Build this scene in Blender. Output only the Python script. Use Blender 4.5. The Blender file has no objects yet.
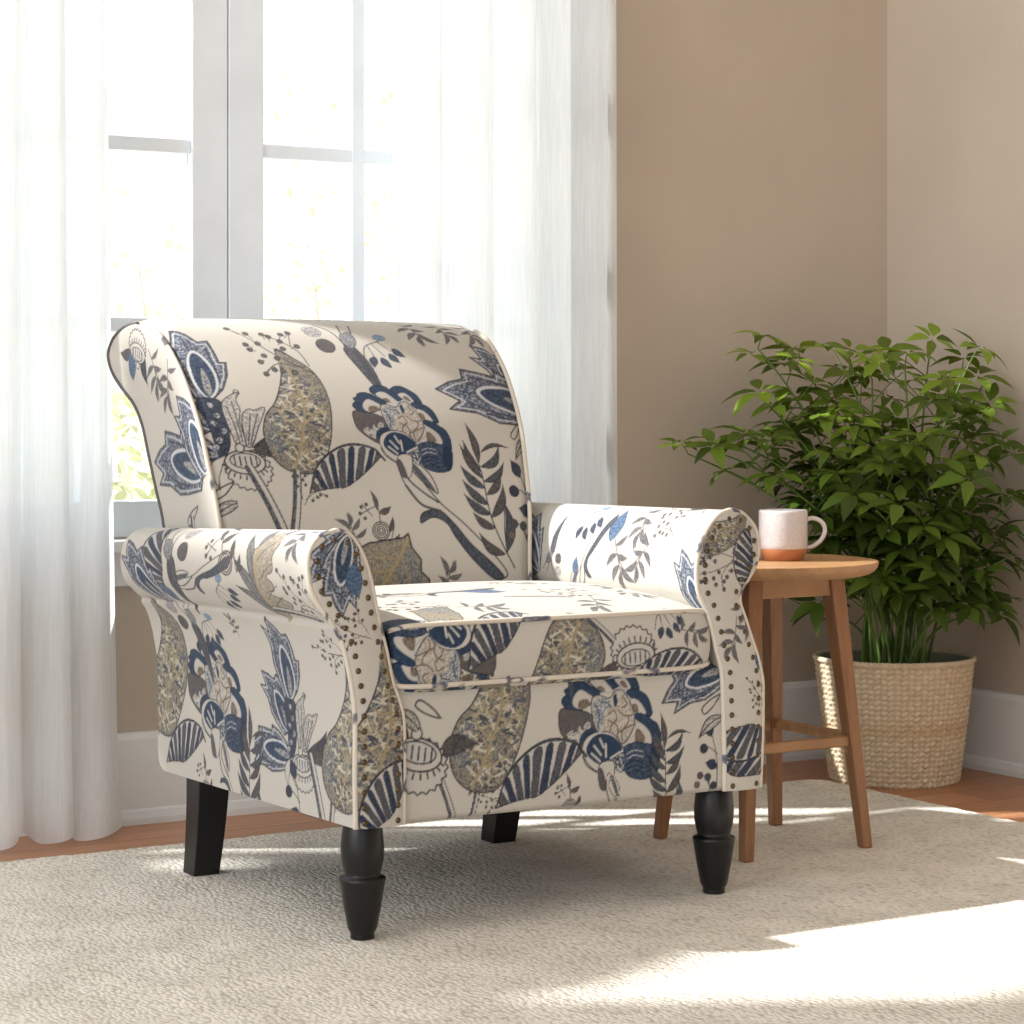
import bpy, math, random
import numpy as np

# ------------------------------------------------------------------ helpers
def cr(pts, closed=False, n=8):
    """Catmull-Rom resampling of a 2D/3D polyline."""
    p = np.asarray(pts, float)
    if closed:
        q = np.vstack([p[-1], p, p[0], p[1]])
    else:
        q = np.vstack([2 * p[0] - p[1], p, 2 * p[-1] - p[-2]])
    out = []
    t = np.linspace(0, 1, n, endpoint=False)[:, None]
    for i in range(len(q) - 3):
        a, b, c, d = q[i], q[i + 1], q[i + 2], q[i + 3]
        out.append(.5 * (2 * b + (c - a) * t + (2 * a - 5 * b + 4 * c - d) * t ** 2 + (3 * b - a - 3 * c + d) * t ** 3))
    out = np.vstack(out)
    if not closed:
        out = np.vstack([out, p[-1]])
    return out

def arclen(p):
    return np.concatenate([[0], np.cumsum(np.linalg.norm(np.diff(p, axis=0), axis=1))])

def resample(p, step=None, n=None):
    p = np.asarray(p, float)
    L = arclen(p)
    if n is None:
        n = max(2, int(round(L[-1] / step)) + 1)
    s = np.linspace(0, L[-1], n)
    return np.stack([np.interp(s, L, p[:, k]) for k in range(p.shape[1])], 1), s

def lin(c):
    c = np.asarray(c, float)
    return np.where(c <= .04045, c / 12.92, ((c + .055) / 1.055) ** 2.4)

def hexlin(r, g, b):
    return tuple(lin(np.array([r, g, b]) / 255.)) + (1.0,)

NAVY = (38, 64, 98); SLATE = (82, 90, 108); DARK = (58, 58, 66); GOLD = (160, 143, 110)
BROWN = (120, 104, 90); CREAM = (206, 198, 186); STEEL = (104, 114, 132)
BASE = (191, 185, 175)

rngF = np.random.default_rng(7)

def blur(a, r):
    k = np.ones(2 * r + 1) / (2 * r + 1)
    a = np.apply_along_axis(lambda m: np.convolve(m, k, 'same'), 0, a)
    return np.apply_along_axis(lambda m: np.convolve(m, k, 'same'), 1, a)

_n0 = rngF.standard_normal((1024, 1024))
def _norm(a):
    a = a - a.mean()
    return np.clip(.5 + a / (4 * a.std()), 0, 1)
NOISE_FINE = _norm(blur(_n0, 1))
NOISE_SPK = _norm(blur(rngF.standard_normal((1024, 1024)), 2))
NOISE_MID = _norm(blur(blur(rngF.standard_normal((1024, 1024)), 3), 2))

class Stamp:
    """One printed motif: drawn in its own units, kept as an RGBA raster."""
    def __init__(self, W, H, metres_per_unit, x0=0, y0=0, res=.0009):
        self.W, self.H, self.mpu, self.x0, self.y0 = W, H, metres_per_unit, x0, y0
        self.ss = metres_per_unit / (res / 2)          # raster px per unit, 2x supersampled
        self.nx, self.ny = int(W * self.ss) + 2, int(H * self.ss) + 2
        self.nx += self.nx % 2; self.ny += self.ny % 2
        self.rgb = np.zeros((self.ny, self.nx, 3)) + np.array(BASE) / 255.
        self.a = np.zeros((self.ny, self.nx))
    def P(self, pts):
        return (np.asarray(pts, float) - [self.x0, self.y0]) * self.ss
    def _box(self, p, m=2):
        x0, y0 = np.floor(p.min(0) - m).astype(int); x1, y1 = np.ceil(p.max(0) + m).astype(int)
        return max(0, x0), max(0, y0), min(self.nx, x1 + 1), min(self.ny, y1 + 1)
    def fill(self, pts, col, col2=None, tex='fine', cut=.5, smooth=True, outline=None, ow=2.5):
        p = cr(pts, True, 6) if smooth else np.asarray(pts, float)
        q = self.P(p)
        x0, y0, x1, y1 = self._box(q)
        if x1 <= x0 or y1 <= y0: return
        Y, X = np.mgrid[y0:y1, x0:x1] + .5
        ins = np.zeros(X.shape, bool)
        j = len(q) - 1
        for i in range(len(q)):
            (xi, yi), (xj, yj) = q[i], q[j]
            if yi != yj:
                ins ^= ((yi > Y) != (yj > Y)) & (X < (xj - xi) * (Y - yi) / (yj - yi) + xi)
            j = i
        c = np.zeros(X.shape + (3,)) + np.array(col) / 255.
        if col2 is not None:
            n = {'fine': NOISE_SPK, 'mid': NOISE_MID}[tex][(y0 + 37) % 300:, (x0 + 91) % 300:]
            n = np.tile(n, (3, 3))[:X.shape[0], :X.shape[1]]
            w = np.clip((n - cut) * 5 + .5, 0, 1)[..., None]
            c = c * (1 - w) + w * np.array(col2) / 255.
        sub = self.rgb[y0:y1, x0:x1]; sub[ins] = c[ins]
        self.a[y0:y1, x0:x1][ins] = 1
        if outline is not None:
            self.stroke(np.vstack([p, p[:1]]), ow, outline, smooth=False)
    def stroke(self, pts, w, col, smooth=True, w2=None, clip=False):
        p = cr(pts, False, 6) if smooth else np.asarray(pts, float)
        q = self.P(p)
        h = max(w * self.ss / 2, .75)
        n = len(q)
        for i in range(n - 1):
            hh = h if w2 is None else max(.6, (w + (w2 - w) * i / (n - 1)) * self.ss / 2)
            a, b = q[i], q[i + 1]
            x0, y0, x1, y1 = self._box(np.array([a, b]), hh + 1)
            if x1 <= x0 or y1 <= y0: continue
            Y, X = np.mgrid[y0:y1, x0:x1] + .5
            d = b - a; L = max(d @ d, 1e-9)
            t = np.clip(((X - a[0]) * d[0] + (Y - a[1]) * d[1]) / L, 0, 1)
            m = (X - a[0] - t * d[0]) ** 2 + (Y - a[1] - t * d[1]) ** 2 <= hh * hh
            if clip: m &= self.a[y0:y1, x0:x1] > 0
            self.rgb[y0:y1, x0:x1][m] = np.array(col) / 255.
            self.a[y0:y1, x0:x1][m] = 1
    def leaf(self, b, t, w, col, col2=None, bend=.0, outline=DARK, ow=1.5, vein=None):
        b, t = np.array(b, float), np.array(t, float)
        d = t - b; L = np.linalg.norm(d); n = np.array([-d[1], d[0]]) / L
        u = np.array([0, .2, .45, .7, 1.0]); hw = np.array([.06, .75, 1, .7, 0]) * w / 2
        mid = b + u[:, None] * d + (4 * u * (1 - u))[:, None] * n * bend * L
        poly = np.vstack([mid + n * hw[:, None], (mid - n * hw[:, None])[::-1]])
        self.fill(poly, col, col2, smooth=True, outline=outline, ow=ow)
        if vein is not None: self.stroke(mid, ow, vein)
    def blob(self, c, r, col, col2=None, outline=DARK, ow=1.5, sq=1.0):
        t = np.linspace(0, 2 * np.pi, 14, endpoint=False)
        self.fill(np.stack([c[0] + r * np.cos(t), c[1] + sq * r * np.sin(t)], 1), col, col2, outline=outline, ow=ow)
    def done(self):
        f = lambda a: (a[0::2, 0::2] + a[1::2, 0::2] + a[0::2, 1::2] + a[1::2, 1::2]) / 4
        a = f(self.a)
        r = np.stack([f(self.rgb[..., k] * self.a) for k in range(3)], -1)
        r = r / np.maximum(a[..., None], 1e-6)
        g = r.mean(-1, keepdims=True)
        r = (g + (r - g) * .82) * np.clip(.74 + .24 * g, 0, 1)      # ink sits a little darker and greyer on the linen
        self.img = np.where(a[..., None] > 0, r, np.array(BASE) / 255.)
        self.al = a
        self.w, self.h = self.W * self.mpu, self.H * self.mpu
        del self.rgb, self.a
        return self

def m_peony():
    s = Stamp(800, 800, .000254, 110, 80)
    N2 = (24, 44, 76)
    def petal(bl, cm, bn):
        s.fill(bl, NAVY, (52, 82, 118), cut=.6, outline=N2, ow=6)
        s.fill(cm, CREAM, (200, 192, 186), cut=.62, outline=(150, 150, 155), ow=4)
        s.fill(bn, BROWN, (150, 130, 108), cut=.5)
    petal([(165,300),(170,270),(195,250),(185,222),(215,208),(235,180),(290,170),(340,185),(400,230),(440,270),(360,330),(290,350),(200,335)],
          [(245,320),(250,270),(300,230),(360,260),(390,290),(350,330),(290,345)], [(280,335),(295,295),(340,290),(365,312),(340,345)])
    petal([(340,160),(360,120),(410,102),(470,112),(515,150),(540,190),(580,230),(540,250),(500,260),(430,250),(390,210)],
          [(380,190),(410,165),(460,170),(510,220),(540,260),(490,265),(430,235)], [(425,225),(460,222),(482,252),(445,250)])
    petal([(510,150),(550,115),(610,112),(670,150),(715,195),(735,268),(690,270),(600,240),(545,200)],
          [(560,190),(600,172),(640,190),(672,252),(630,262),(590,230)], [(595,208),(630,207),(650,250),(615,242)])
    petal([(640,275),(690,262),(760,290),(805,340),(825,432),(780,432),(740,350),(680,320)],
          [(668,325),(730,340),(780,420),(730,432),(690,410)], [(680,355),(715,362),(722,412),(690,402)])
    petal([(690,440),(720,415),(790,440),(822,470),(862,500),(886,580),(872,665),(830,655),(800,640),(800,560),(760,490)],
          [(700,470),(740,480),(800,540),(810,612),(740,622),(600,612),(690,540)], [(700,520),(730,520),(765,572),(750,602),(690,590)])
    s.fill([(600,630),(680,595),(770,610),(870,650),(862,760),(820,820),(700,825),(610,770)], NAVY, (88, 104, 128), cut=.56, outline=N2, ow=6)
    for k in range(5):
        y = 650 + 32 * k
        s.stroke([(625, y + 10), (680, y - 8), (745, y + 8)], 7, (196, 194, 192) if k < 2 else (24, 44, 76))
    s.fill([(820,640),(872,655),(862,760),(820,818),(790,740)], NAVY, (30, 52, 86), outline=N2, ow=4)
    s.fill([(150,340),(240,345),(340,370),(400,420),(410,500),(330,560),(290,600),(180,520),(140,450)], SLATE, BROWN, cut=.45, outline=DARK, ow=7)
    s.fill([(190,500),(230,470),(250,490),(285,450),(300,475),(340,430),(372,462),(300,505),(280,560),(240,552)], CREAM, SLATE, cut=.72)
    s.fill([(280,570),(300,500),(370,470),(410,495),(330,550)], NAVY, SLATE, cut=.6)
    s.fill([(380,300),(430,275),(510,300),(560,258),(620,270),(680,380),(692,470),(650,550),(598,592),(560,560),(500,520),(420,505),(385,420)],
           CREAM, (176, 160, 140), cut=.55, outline=(70, 84, 106), ow=7)
    s.fill([(390,320),(430,295),(500,310),(520,350),(470,380),(450,470),(420,490),(400,420)], (98, 120, 146), CREAM, cut=.5)
    s.fill([(540,300),(560,280),(570,330),(550,360)], NAVY)
    for pl in ([(410,330),(430,400),(420,470)], [(450,320),(500,330),(520,360)], [(500,400),(540,380),(560,430),(520,470),(500,520)],
               [(570,380),(620,420),(680,420)], [(560,520),(620,500),(680,480)], [(600,580),(590,520),(640,470),(650,420)], [(610,300),(640,350),(600,370)], [(500,440),(560,480),(560,560)]):
        s.stroke(pl, 8, BROWN if pl[0][0] > 480 else (60, 84, 114))
    s.fill([(298,600),(330,530),(420,500),(520,520),(590,600),(600,680),(520,692),(430,702),(400,742),(330,680)], CREAM, None, outline=N2, ow=5)
    s.fill([(330,590),(380,530),(450,515),(540,550),(590,622),(520,682),(440,692),(400,692),(340,640)], NAVY, (50, 80, 116), cut=.6)
    for a, b in (((385,582),(435,645)), ((365,628),(425,682)), ((470,580),(472,660)), ((575,642),(505,672)), ((430,545),(455,600))):
        s.stroke([a, b], 15, CREAM, smooth=False)
    s.fill([(520,690),(600,650),(604,750),(560,762)], CREAM, NAVY, cut=.5, outline=N2, ow=4)
    s.fill([(420,705),(520,692),(530,760),(490,862),(420,840)], CREAM, None, outline=DARK, ow=5)
    s.fill([(408,730),(445,742),(470,862),(420,850)], BROWN, SLATE)
    s.stroke([(300,640),(330,700),(400,750)], 7, DARK)
    return s.done()

def lotus_into(s, T):
    f = lambda pts: [T(*p) for p in pts]
    out = [(255,400),(215,310),(195,250),(200,170),(175,75),(222,104),(235,20),(285,60),(318,105),(360,95),(370,150),(378,215),(405,212),(395,280),(365,350),(320,400)]
    s.fill(f(out), (78, 88, 110), (168, 172, 182), cut=.58, smooth=False, outline=DARK, ow=5)
    inn = [(258,388),(226,310),(207,250),(212,170),(192,98),(228,124),(240,45),(280,78),(315,122),(350,112),(358,155),(364,226),(390,224),(382,280),(355,345)]
    s.stroke(f(inn), 5, (206, 204, 204), smooth=False)
    s.fill(f([(290,398),(255,330),(250,222),(280,155),(322,180),(352,262),(352,340),(322,392)]), (206, 206, 208), None, outline=DARK, ow=2)
    s.fill(f([(292,386),(266,325),(262,225),(283,172),(312,192),(340,265),(340,335),(316,382)]), (44, 66, 100), (84, 104, 132), cut=.6)
    s.fill(f([(298,380),(290,320),(300,250),(318,300),(318,372)]), (176, 172, 168), SLATE, cut=.65)
    for pl in ([(230,140),(228,220),(245,320)], [(262,90),(270,140)], [(340,140),(352,220),(360,300)], [(210,200),(222,270)]):
        s.stroke(f(pl), 5, (52, 62, 88))

def m_lotus():
    s = Stamp(250, 400, .00041, 165, 10)
    lotus_into(s, lambda x, y: (x, y))
    return s.done()

def m_tulip():
    s = Stamp(590, 790, .00041, 15, 10)
    a = math.radians(-72); ca, sa = math.cos(a), math.sin(a)
    for cx, cy, sc, rot in ((285, 545, .82, -32), (315, 660, .92, -82)):
        r = math.radians(rot); c_, s_ = math.cos(r), math.sin(r)
        def T(x, y, c_=c_, s_=s_, cx=cx, cy=cy, sc=sc):
            x, y = (x - 290) * sc, (y - 400) * sc
            return (cx + c_ * x - s_ * y, cy + s_ * x + c_ * y)
        lotus_into(s, T)
    lotus_into(s, lambda x, y: (x, y))
    s.fill([(255,410),(330,400),(352,450),(352,600),(310,645),(285,540)], SLATE, (48, 60, 86), cut=.5, outline=DARK, ow=3)
    for c in ((300,430),(318,475),(300,510),(335,540),(315,580),(300,610)):
        s.blob(c, 13, (196, 194, 192), SLATE)
    s.leaf((440,600), (584,486), 66, DARK, (96, 92, 94), .18)
    s.leaf((440,612), (596,638), 62, (70, 72, 84), BROWN, -.12)
    s.leaf((330,640), (300,770), 40, CREAM, None, .2, ow=3)
    s.fill([(378,596),(345,470),(350,410),(395,372),(420,362),(404,400),(412,440),(402,500),(414,590)], CREAM, (150, 150, 152), cut=.6, outline=DARK, ow=3.5)
    s.fill([(415,592),(412,480),(440,440),(470,440),(512,428),(470,520),(440,590)], CREAM, (140, 140, 146), cut=.6, outline=DARK, ow=3.5)
    for pl in ([(362,430),(380,520),(392,590)], [(385,405),(392,480),(402,580)], [(448,460),(434,530),(424,590)], [(478,455),(450,530),(432,590)]):
        s.stroke(pl, 3.5, DARK)
    s.stroke([(398,372),(408,350),(424,362),(412,380)], 3.5, DARK)
    frill_into(s, lambda x, y: (x, y))
    return s.done()

def frill_into(s, f):
    th = np.linspace(0, 2 * np.pi, 40, endpoint=False)
    pts = []
    for k, t in enumerate(th):
        r = 1.0 + (.07 if k % 2 else -.05)
        pts.append(f(416 + 88 * r * math.cos(t), 692 + 76 * r * math.sin(t)))
    s.fill(pts, CREAM, (206, 200, 192), cut=.6, smooth=False, outline=DARK, ow=4)
    el = lambda rx, ry, cx=404, cy=662: [f(cx + rx * math.cos(t), cy + ry * math.sin(t)) for t in th]
    s.fill(el(78, 46), CREAM, None, outline=DARK, ow=5)
    s.fill(el(58, 30, 404, 656), (200, 196, 190), None, outline=DARK, ow=4)
    for k in range(5):
        x = 362 + 21 * k
        s.stroke([f(x, 640), f(x + 4, 676)], 5, DARK, smooth=False)
    for k in range(11):
        t = math.pi * (.05 + .9 * k / 10)
        s.stroke([f(404 + 80 * math.cos(t), 666 + 50 * math.sin(t)), f(404 + 90 * math.cos(t), 668 + 62 * math.sin(t))], 5, DARK, smooth=False)
    s.blob(f(388, 606), 17, CREAM, None, ow=4)

def m_frill():
    s = Stamp(330, 280, .00044, 260, 540)
    s.leaf((350,690), (268,560), 60, DARK, SLATE, .15)
    s.leaf((470,650), (584,600), 58, (70, 72, 84), BROWN, -.12)
    frill_into(s, lambda x, y: (x, y))
    return s.done()

def m_goldleaf():
    s = Stamp(240, 430, .00064, 570, 115)
    out = [(680,130),(722,160),(770,212),(792,290),(786,380),(762,470),(722,528),(650,530),(602,492),(585,430),(600,370),(632,330),(660,270),(682,200)]
    s.fill(out, (172, 158, 130), (104, 104, 110), cut=.55, outline=DARK, ow=3)
    s.fill([(680,150),(700,190),(690,280),(650,370),(640,480),(602,470),(592,430),(610,375),(640,330),(668,260)], (98, 110, 128), (176, 164, 138), cut=.52)
    rr = random.Random(4)
    for k in range(260):
        x, y = rr.uniform(600, 780), rr.uniform(170, 520)
        if ((x - 695) / 90) ** 2 + ((y - 370) / 155) ** 2 > .85: continue
        c = rr.choice([(206, 196, 170), (212, 202, 180), (76, 82, 96), (184, 168, 130), (92, 102, 118), (198, 188, 164)])
        s.stroke([(x, y), (x + rr.uniform(-22, 22), y + rr.uniform(-10, 16)), (x + rr.uniform(-18, 26), y + rr.uniform(4, 20))], rr.choice([3, 4, 5]), c, clip=True)
    s.stroke([(655,540),(690,440),(715,330),(700,220),(684,150)], 8, (176, 156, 112))
    for x, y, x2, y2 in ((700,410,640,360),(705,390,770,330),(695,450,640,440),(712,330,760,250),(708,300,665,290),(690,470,750,440)):
        s.stroke([(x, y), ((x + x2) / 2, (y + y2) / 2 + 6), (x2, y2)], 5, (178, 160, 120), clip=True)
    s.stroke(out[:], 3, DARK)
    return s.done()

def m_stripeleaf():
    s = Stamp(250, 190, .00064, 25, 460)
    top = cr([(35,640),(58,560),(110,502),(170,474),(236,478),(262,500)], n=8)
    bot = cr([(35,640),(80,624),(118,614),(150,606),(206,560),(262,500)], n=8)
    s.fill(np.vstack([top, bot[::-1]]), CREAM, (190, 188, 188), cut=.6, smooth=False)
    n = len(top)
    for k in range(9):
        i0, i1 = int(2 + k * 4.2), int(4.3 + k * 4.2)
        j0, j1 = min(n - 1, i0 + 1), min(n - 1, i1 + 2)
        i1 = min(n - 1, i1)
        tb = lambda i, j, f: top[i] + (bot[j] - top[i]) * f
        s.fill([tb(i0, j0, .12), tb(i1, j1, .12), tb(i1, j1, .6), tb(i1, j1, .97), tb(i0, j0, .97), tb(i0, j0, .5)], (70, 80, 102), (38, 56, 90) if k % 2 else (112, 106, 102), cut=.5, smooth=True, outline=DARK, ow=1.5)
    s.stroke(top + [0, 4], 4, (64, 70, 86), smooth=False, clip=True)
    s.stroke(np.vstack([top, bot[::-1]]), 3, DARK, smooth=False)
    s.stroke([(250,490),(272,512)], 6, DARK, smooth=False)
    return s.done()

def m_fern():
    s = Stamp(210, 470, .00064, 460, 425)
    s.stroke([(600,880),(560,780),(543,700),(548,600),(541,520)], 4, DARK, w2=2.5)
    s.stroke([(582,835),(585,770),(598,700)], 3, DARK)
    B, Sg = (118, 106, 98), (98, 104, 116)
    for b, t, w, c, bd in (((548,560),(541,440),24,B,.05), ((548,590),(514,492),22,Sg,-.1), ((552,575),(630,520),26,Sg,.2), ((546,640),(484,568),26,Sg,-.1),
                         ((546,610),(500,505),22,B,-.06), ((550,620),(632,572),24,Sg,.15), ((544,690),(478,612),26,Sg,-.08), ((548,660),(612,602),24,B,.12),
                         ((546,720),(472,654),26,Sg,-.1), ((548,728),(610,640),30,B,.12), ((552,760),(488,710),24,B,-.1), ((574,838),(498,772),28,B,-.14),
                         ((584,830),(602,694),34,Sg,.1), ((566,530),(660,524),12,B,-.15)):
        s.leaf(b, t, w, c, (70, 70, 78), bd, ow=2)
    return s.done()

def m_berries():
    s = Stamp(230, 230, .00064, 440, 60)
    st = (92, 84, 82)
    s.stroke([(662,262),(600,215),(550,170),(510,120),(462,70)], 4, st, w2=2.5)
    s.stroke([(640,236),(560,222),(512,262)], 3, st); s.stroke([(655,230),(640,170),(600,130),(556,100)], 3, st); s.stroke([(625,150),(640,95)], 2.5, st)
    for c in ((462,70),(508,96),(490,145),(496,165),(528,140),(512,215),(514,262),(544,245),(568,250),(602,256),(530,190),(556,100),(572,110),(600,130),(640,92),(615,100),(645,150),(598,160),(566,200)):
        s.blob(c, 8.5, (130, 118, 108), (86, 82, 84), ow=2)
        s.stroke([c, (c[0] + (560 - c[0]) * .25, c[1] + (190 - c[1]) * .25)], 2.2, st, smooth=False)
    return s.done()

def m_rosehip():
    """stems with dark round leaves"""
    s = Stamp(130, 360, .00064, 600, 540)
    st = (66, 64, 70)
    s.stroke([(690,890),(688,800),(660,745),(640,735)], 3, st); s.stroke([(688,850),(700,780)], 3, st); s.stroke([(684,790),(675,745)], 3, st)
    s.stroke([(712,890),(712,700),(690,600),(678,580)], 3, st); s.stroke([(712,665),(680,642),(655,643)], 3, st); s.stroke([(712,720),(690,705)], 3, st)
    s.leaf((686,602), (664,550), 36, (44, 56, 84), (66, 76, 100), .05); s.blob((654,643), 17, (62, 66, 80), (48, 58, 84)); s.leaf((710,712), (662,694), 38, (42, 54, 82), (66, 76, 100), .05)
    s.blob((638,738), 13, (88, 84, 88)); s.blob((672,746), 14, (74, 76, 86)); s.blob((698,778), 14, (66, 66, 76)); s.blob((626,770), 12, (128, 108, 96))
    return s.done()

def m_sprig():
    """small drooping leafy sprig"""
    s = Stamp(110, 140, .00064, 350, 60)
    st = (120, 112, 108)
    s.stroke([(380,64),(402,120),(410,188)], 3, st); s.stroke([(402,120),(440,175)], 3, st)
    for b, t, w in (((392,90),(430,72),12), ((398,110),(358,130),14), ((404,135),(372,165),15), ((410,140),(452,178),15), ((408,150),(404,190),16), ((400,112),(436,124),13)):
        s.leaf(b, t, w, (132, 126, 124), (96, 94, 98), .1, outline=(100, 96, 98), ow=1.5)
    return s.done()

def m_drops():
    """hanging twig with blue drop leaves"""
    s = Stamp(150, 150, .00064, 165, 75)
    st = (84, 80, 84)
    s.stroke([(170,190),(190,140),(240,118),(255,110)], 3, st); s.stroke([(200,135),(205,190)], 2.5, st); s.stroke([(215,125),(240,180)], 2.5, st); s.stroke([(238,118),(270,160)], 2.5, st)
    for b, t in (((206,182),(190,226)), ((226,185),(246,228)), ((258,168),(280,206)), ((276,146),(306,182))):
        s.leaf(b, t, 26, (52, 66, 94), (78, 92, 116), .08)
    s.blob((254,100), 20, (110, 142, 176), (150, 174, 198), sq=.7, outline=(90, 120, 150))
    return s.done()

def m_flowerlet():
    s = Stamp(150, 180, .00064, 175, 565)
    st = (104, 94, 90)
    for r in (29, 22, 14, 7):
        t = np.linspace(0, 2 * np.pi, 16)
        s.stroke(np.stack([256 + r * np.cos(t), 695 + r * .95 * np.sin(t)], 1), 4, st)
    s.stroke([(256,665),(250,620),(195,640)], 3, st); s.stroke([(285,735),(300,690)], 3, st); s.stroke([(232,650),(200,610)], 2.5, st)
    for b, t, w in (((250,630),(238,570),14), ((256,640),(298,622),20), ((284,700),(300,655),16), ((290,735),(318,708),14), ((290,730),(315,735),12)):
        s.leaf(b, t, w, (122, 108, 98), (88, 82, 84), .08)
    for c in ((190,640),(205,655),(196,620),(215,612)): s.blob(c, 5, st, None)
    return s.done()

def m_podstem():
    """thick twig with a long dark leaf and two seed pods"""
    s = Stamp(190, 340, .00064, 20, 60)
    st = (84, 80, 84)
    s.stroke([(75,70),(110,110),(128,170),(140,240)], 4, st); s.stroke([(150,65),(140,110),(128,170)], 4, st); s.stroke([(185,70),(170,120),(150,170)], 4, st)
    s.fill([(118,190),(150,170),(178,240),(186,320),(188,385),(164,330),(140,270)], (110, 110, 116), (76, 76, 84), outline=st, ow=3)
    s.fill([(150,175),(168,230),(182,330),(172,330),(156,260)], (70, 76, 96), (98, 92, 92), cut=.55)
    s.blob((52,108), 28, (196, 190, 186), (140, 132, 132), outline=(140, 132, 132)); s.blob((68,172), 28, (112, 102, 100), (84, 80, 86))
    s.fill([(130,130),(165,112),(172,150),(150,180),(130,168)], (170, 168, 170), (116, 116, 122), outline=st, ow=2)
    return s.done()

def m_serrated():
    s = Stamp(240, 200, .00064, 180, 720)
    out = [(200,770),(235,755),(280,750),(330,745),(345,735),(352,770),(375,800),(372,830),(392,850),(392,890),(352,892),(300,905),(240,900),(205,880),(225,850),(200,840),(222,810)]
    s.fill(out, (176, 162, 132), (120, 118, 116), cut=.55, smooth=False, outline=DARK, ow=4)
    s.fill([(330,760),(350,775),(372,830),(388,885),(350,890),(300,900),(310,820)], (104, 114, 130), (172, 162, 140), cut=.52)
    s.stroke([(348,742),(310,800),(270,850),(220,890)], 7, (186, 160, 108))
    for a, b in (((310,800),(250,780)), ((290,825),(230,830)), ((320,790),(340,870)), ((280,840),(300,895))):
        s.stroke([a, b], 5, (176, 152, 106), smooth=False)
    s.stroke(out + out[:1], 3, DARK, smooth=False)
    return s.done()

def m_featherleaf():
    """the gold and grey feathered leaf on the arm roll"""
    s = Stamp(340, 480, .00038, 625, 75)
    B = (120, 118, 120)
    for b, t, w in (((830,540),(640,365),60), ((800,480),(655,250),62), ((790,400),(745,150),66), ((830,330),(850,100),60), ((850,320),(968,85),50)):
        s.leaf(b, t, w, (150, 146, 142), B, .06, ow=4, vein=(84, 86, 96))
    s.fill([(790,250),(830,210),(900,150),(945,150),(972,200),(930,262),(922,320),(868,335),(905,370),(895,400),(850,405),(950,460),(930,490),(860,520),(830,545),(790,430)], (190, 178, 158), (150, 138, 122), cut=.5, outline=(90, 82, 78), ow=4)
    s.stroke([(830,545),(800,430),(800,330),(830,230)], 22, (182, 160, 118)); s.stroke([(835,520),(850,420),(890,300),(940,190)], 9, (172, 152, 116))
    for y in (250, 330, 420, 470): s.stroke([(820, y + 20), (880, y - 20), (930, y - 40)], 4, (110, 100, 92))
    return s.done()

def m_branch():
    """woody branch: dark on one side, pale on the other"""
    s = Stamp(270, 345, .00064, 315, 555)
    s.fill([(322,566),(345,565),(372,620),(412,690),(470,750),(540,830),(572,885),(530,888),(480,820),(430,745),(405,712),(360,690),(330,640)], CREAM, None, outline=DARK, ow=3)
    s.fill([(342,570),(372,625),(412,668),(405,620),(372,580)], CREAM, None, outline=DARK, ow=3)
    s.fill([(345,570),(375,625),(408,668),(400,640),(372,592)], SLATE, (110, 108, 110), cut=.5)
    s.fill([(350,735),(360,712),(405,710),(440,745),(480,800),(530,850),(560,890),(528,890),(478,836),(440,780),(420,742),(385,725)], (96, 104, 118), (66, 72, 88), cut=.5, outline=DARK, ow=3)
    s.stroke([(330,640),(360,690),(410,712)], 6, (84, 84, 92)); s.stroke([(345,568),(340,620),(372,660),(408,690)], 4, DARK)
    return s.done()

def m_stem():
    """short straight stalk, dark strip on a pale stalk"""
    s = Stamp(80, 300, .0004, 0, 0)
    s.fill([(10,0),(34,0),(56,120),(72,300),(44,300),(28,150)], CREAM, None, outline=DARK, ow=4)
    s.fill([(10,4),(20,2),(40,130),(56,300),(44,300),(28,150)], (74, 80, 94), (130, 128, 130), cut=.6)
    return s.done()

def m_curlleaf():
    s = Stamp(110, 170, .00041, 215, 770)
    s.stroke([(330,780),(280,800),(240,830),(250,852),(285,830),(320,790)], 5, DARK)
    s.leaf((335,865), (225,935), 44, CREAM, (150, 146, 142), .1, ow=4, vein=DARK)
    return s.done()

def m_blueleaf():
    s = Stamp(120, 150, .0005, 0, 0)
    s.leaf((60,140), (58,10), 74, (62, 92, 134), (104, 134, 168), .05, outline=(60, 80, 110), ow=3)
    return s.done()

MOTIFS = {}
MOTIF_NAMES = 'peony lotus tulip frill goldleaf stripeleaf fern berries rosehip sprig drops flowerlet podstem serrated featherleaf branch stem curlleaf blueleaf'.split()
def build_motifs():
    for k, f in list(globals().items()):
        if k.startswith('m_') and callable(f) and k[2:] in MOTIF_NAMES:
            MOTIFS[k[2:]] = f()

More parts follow.
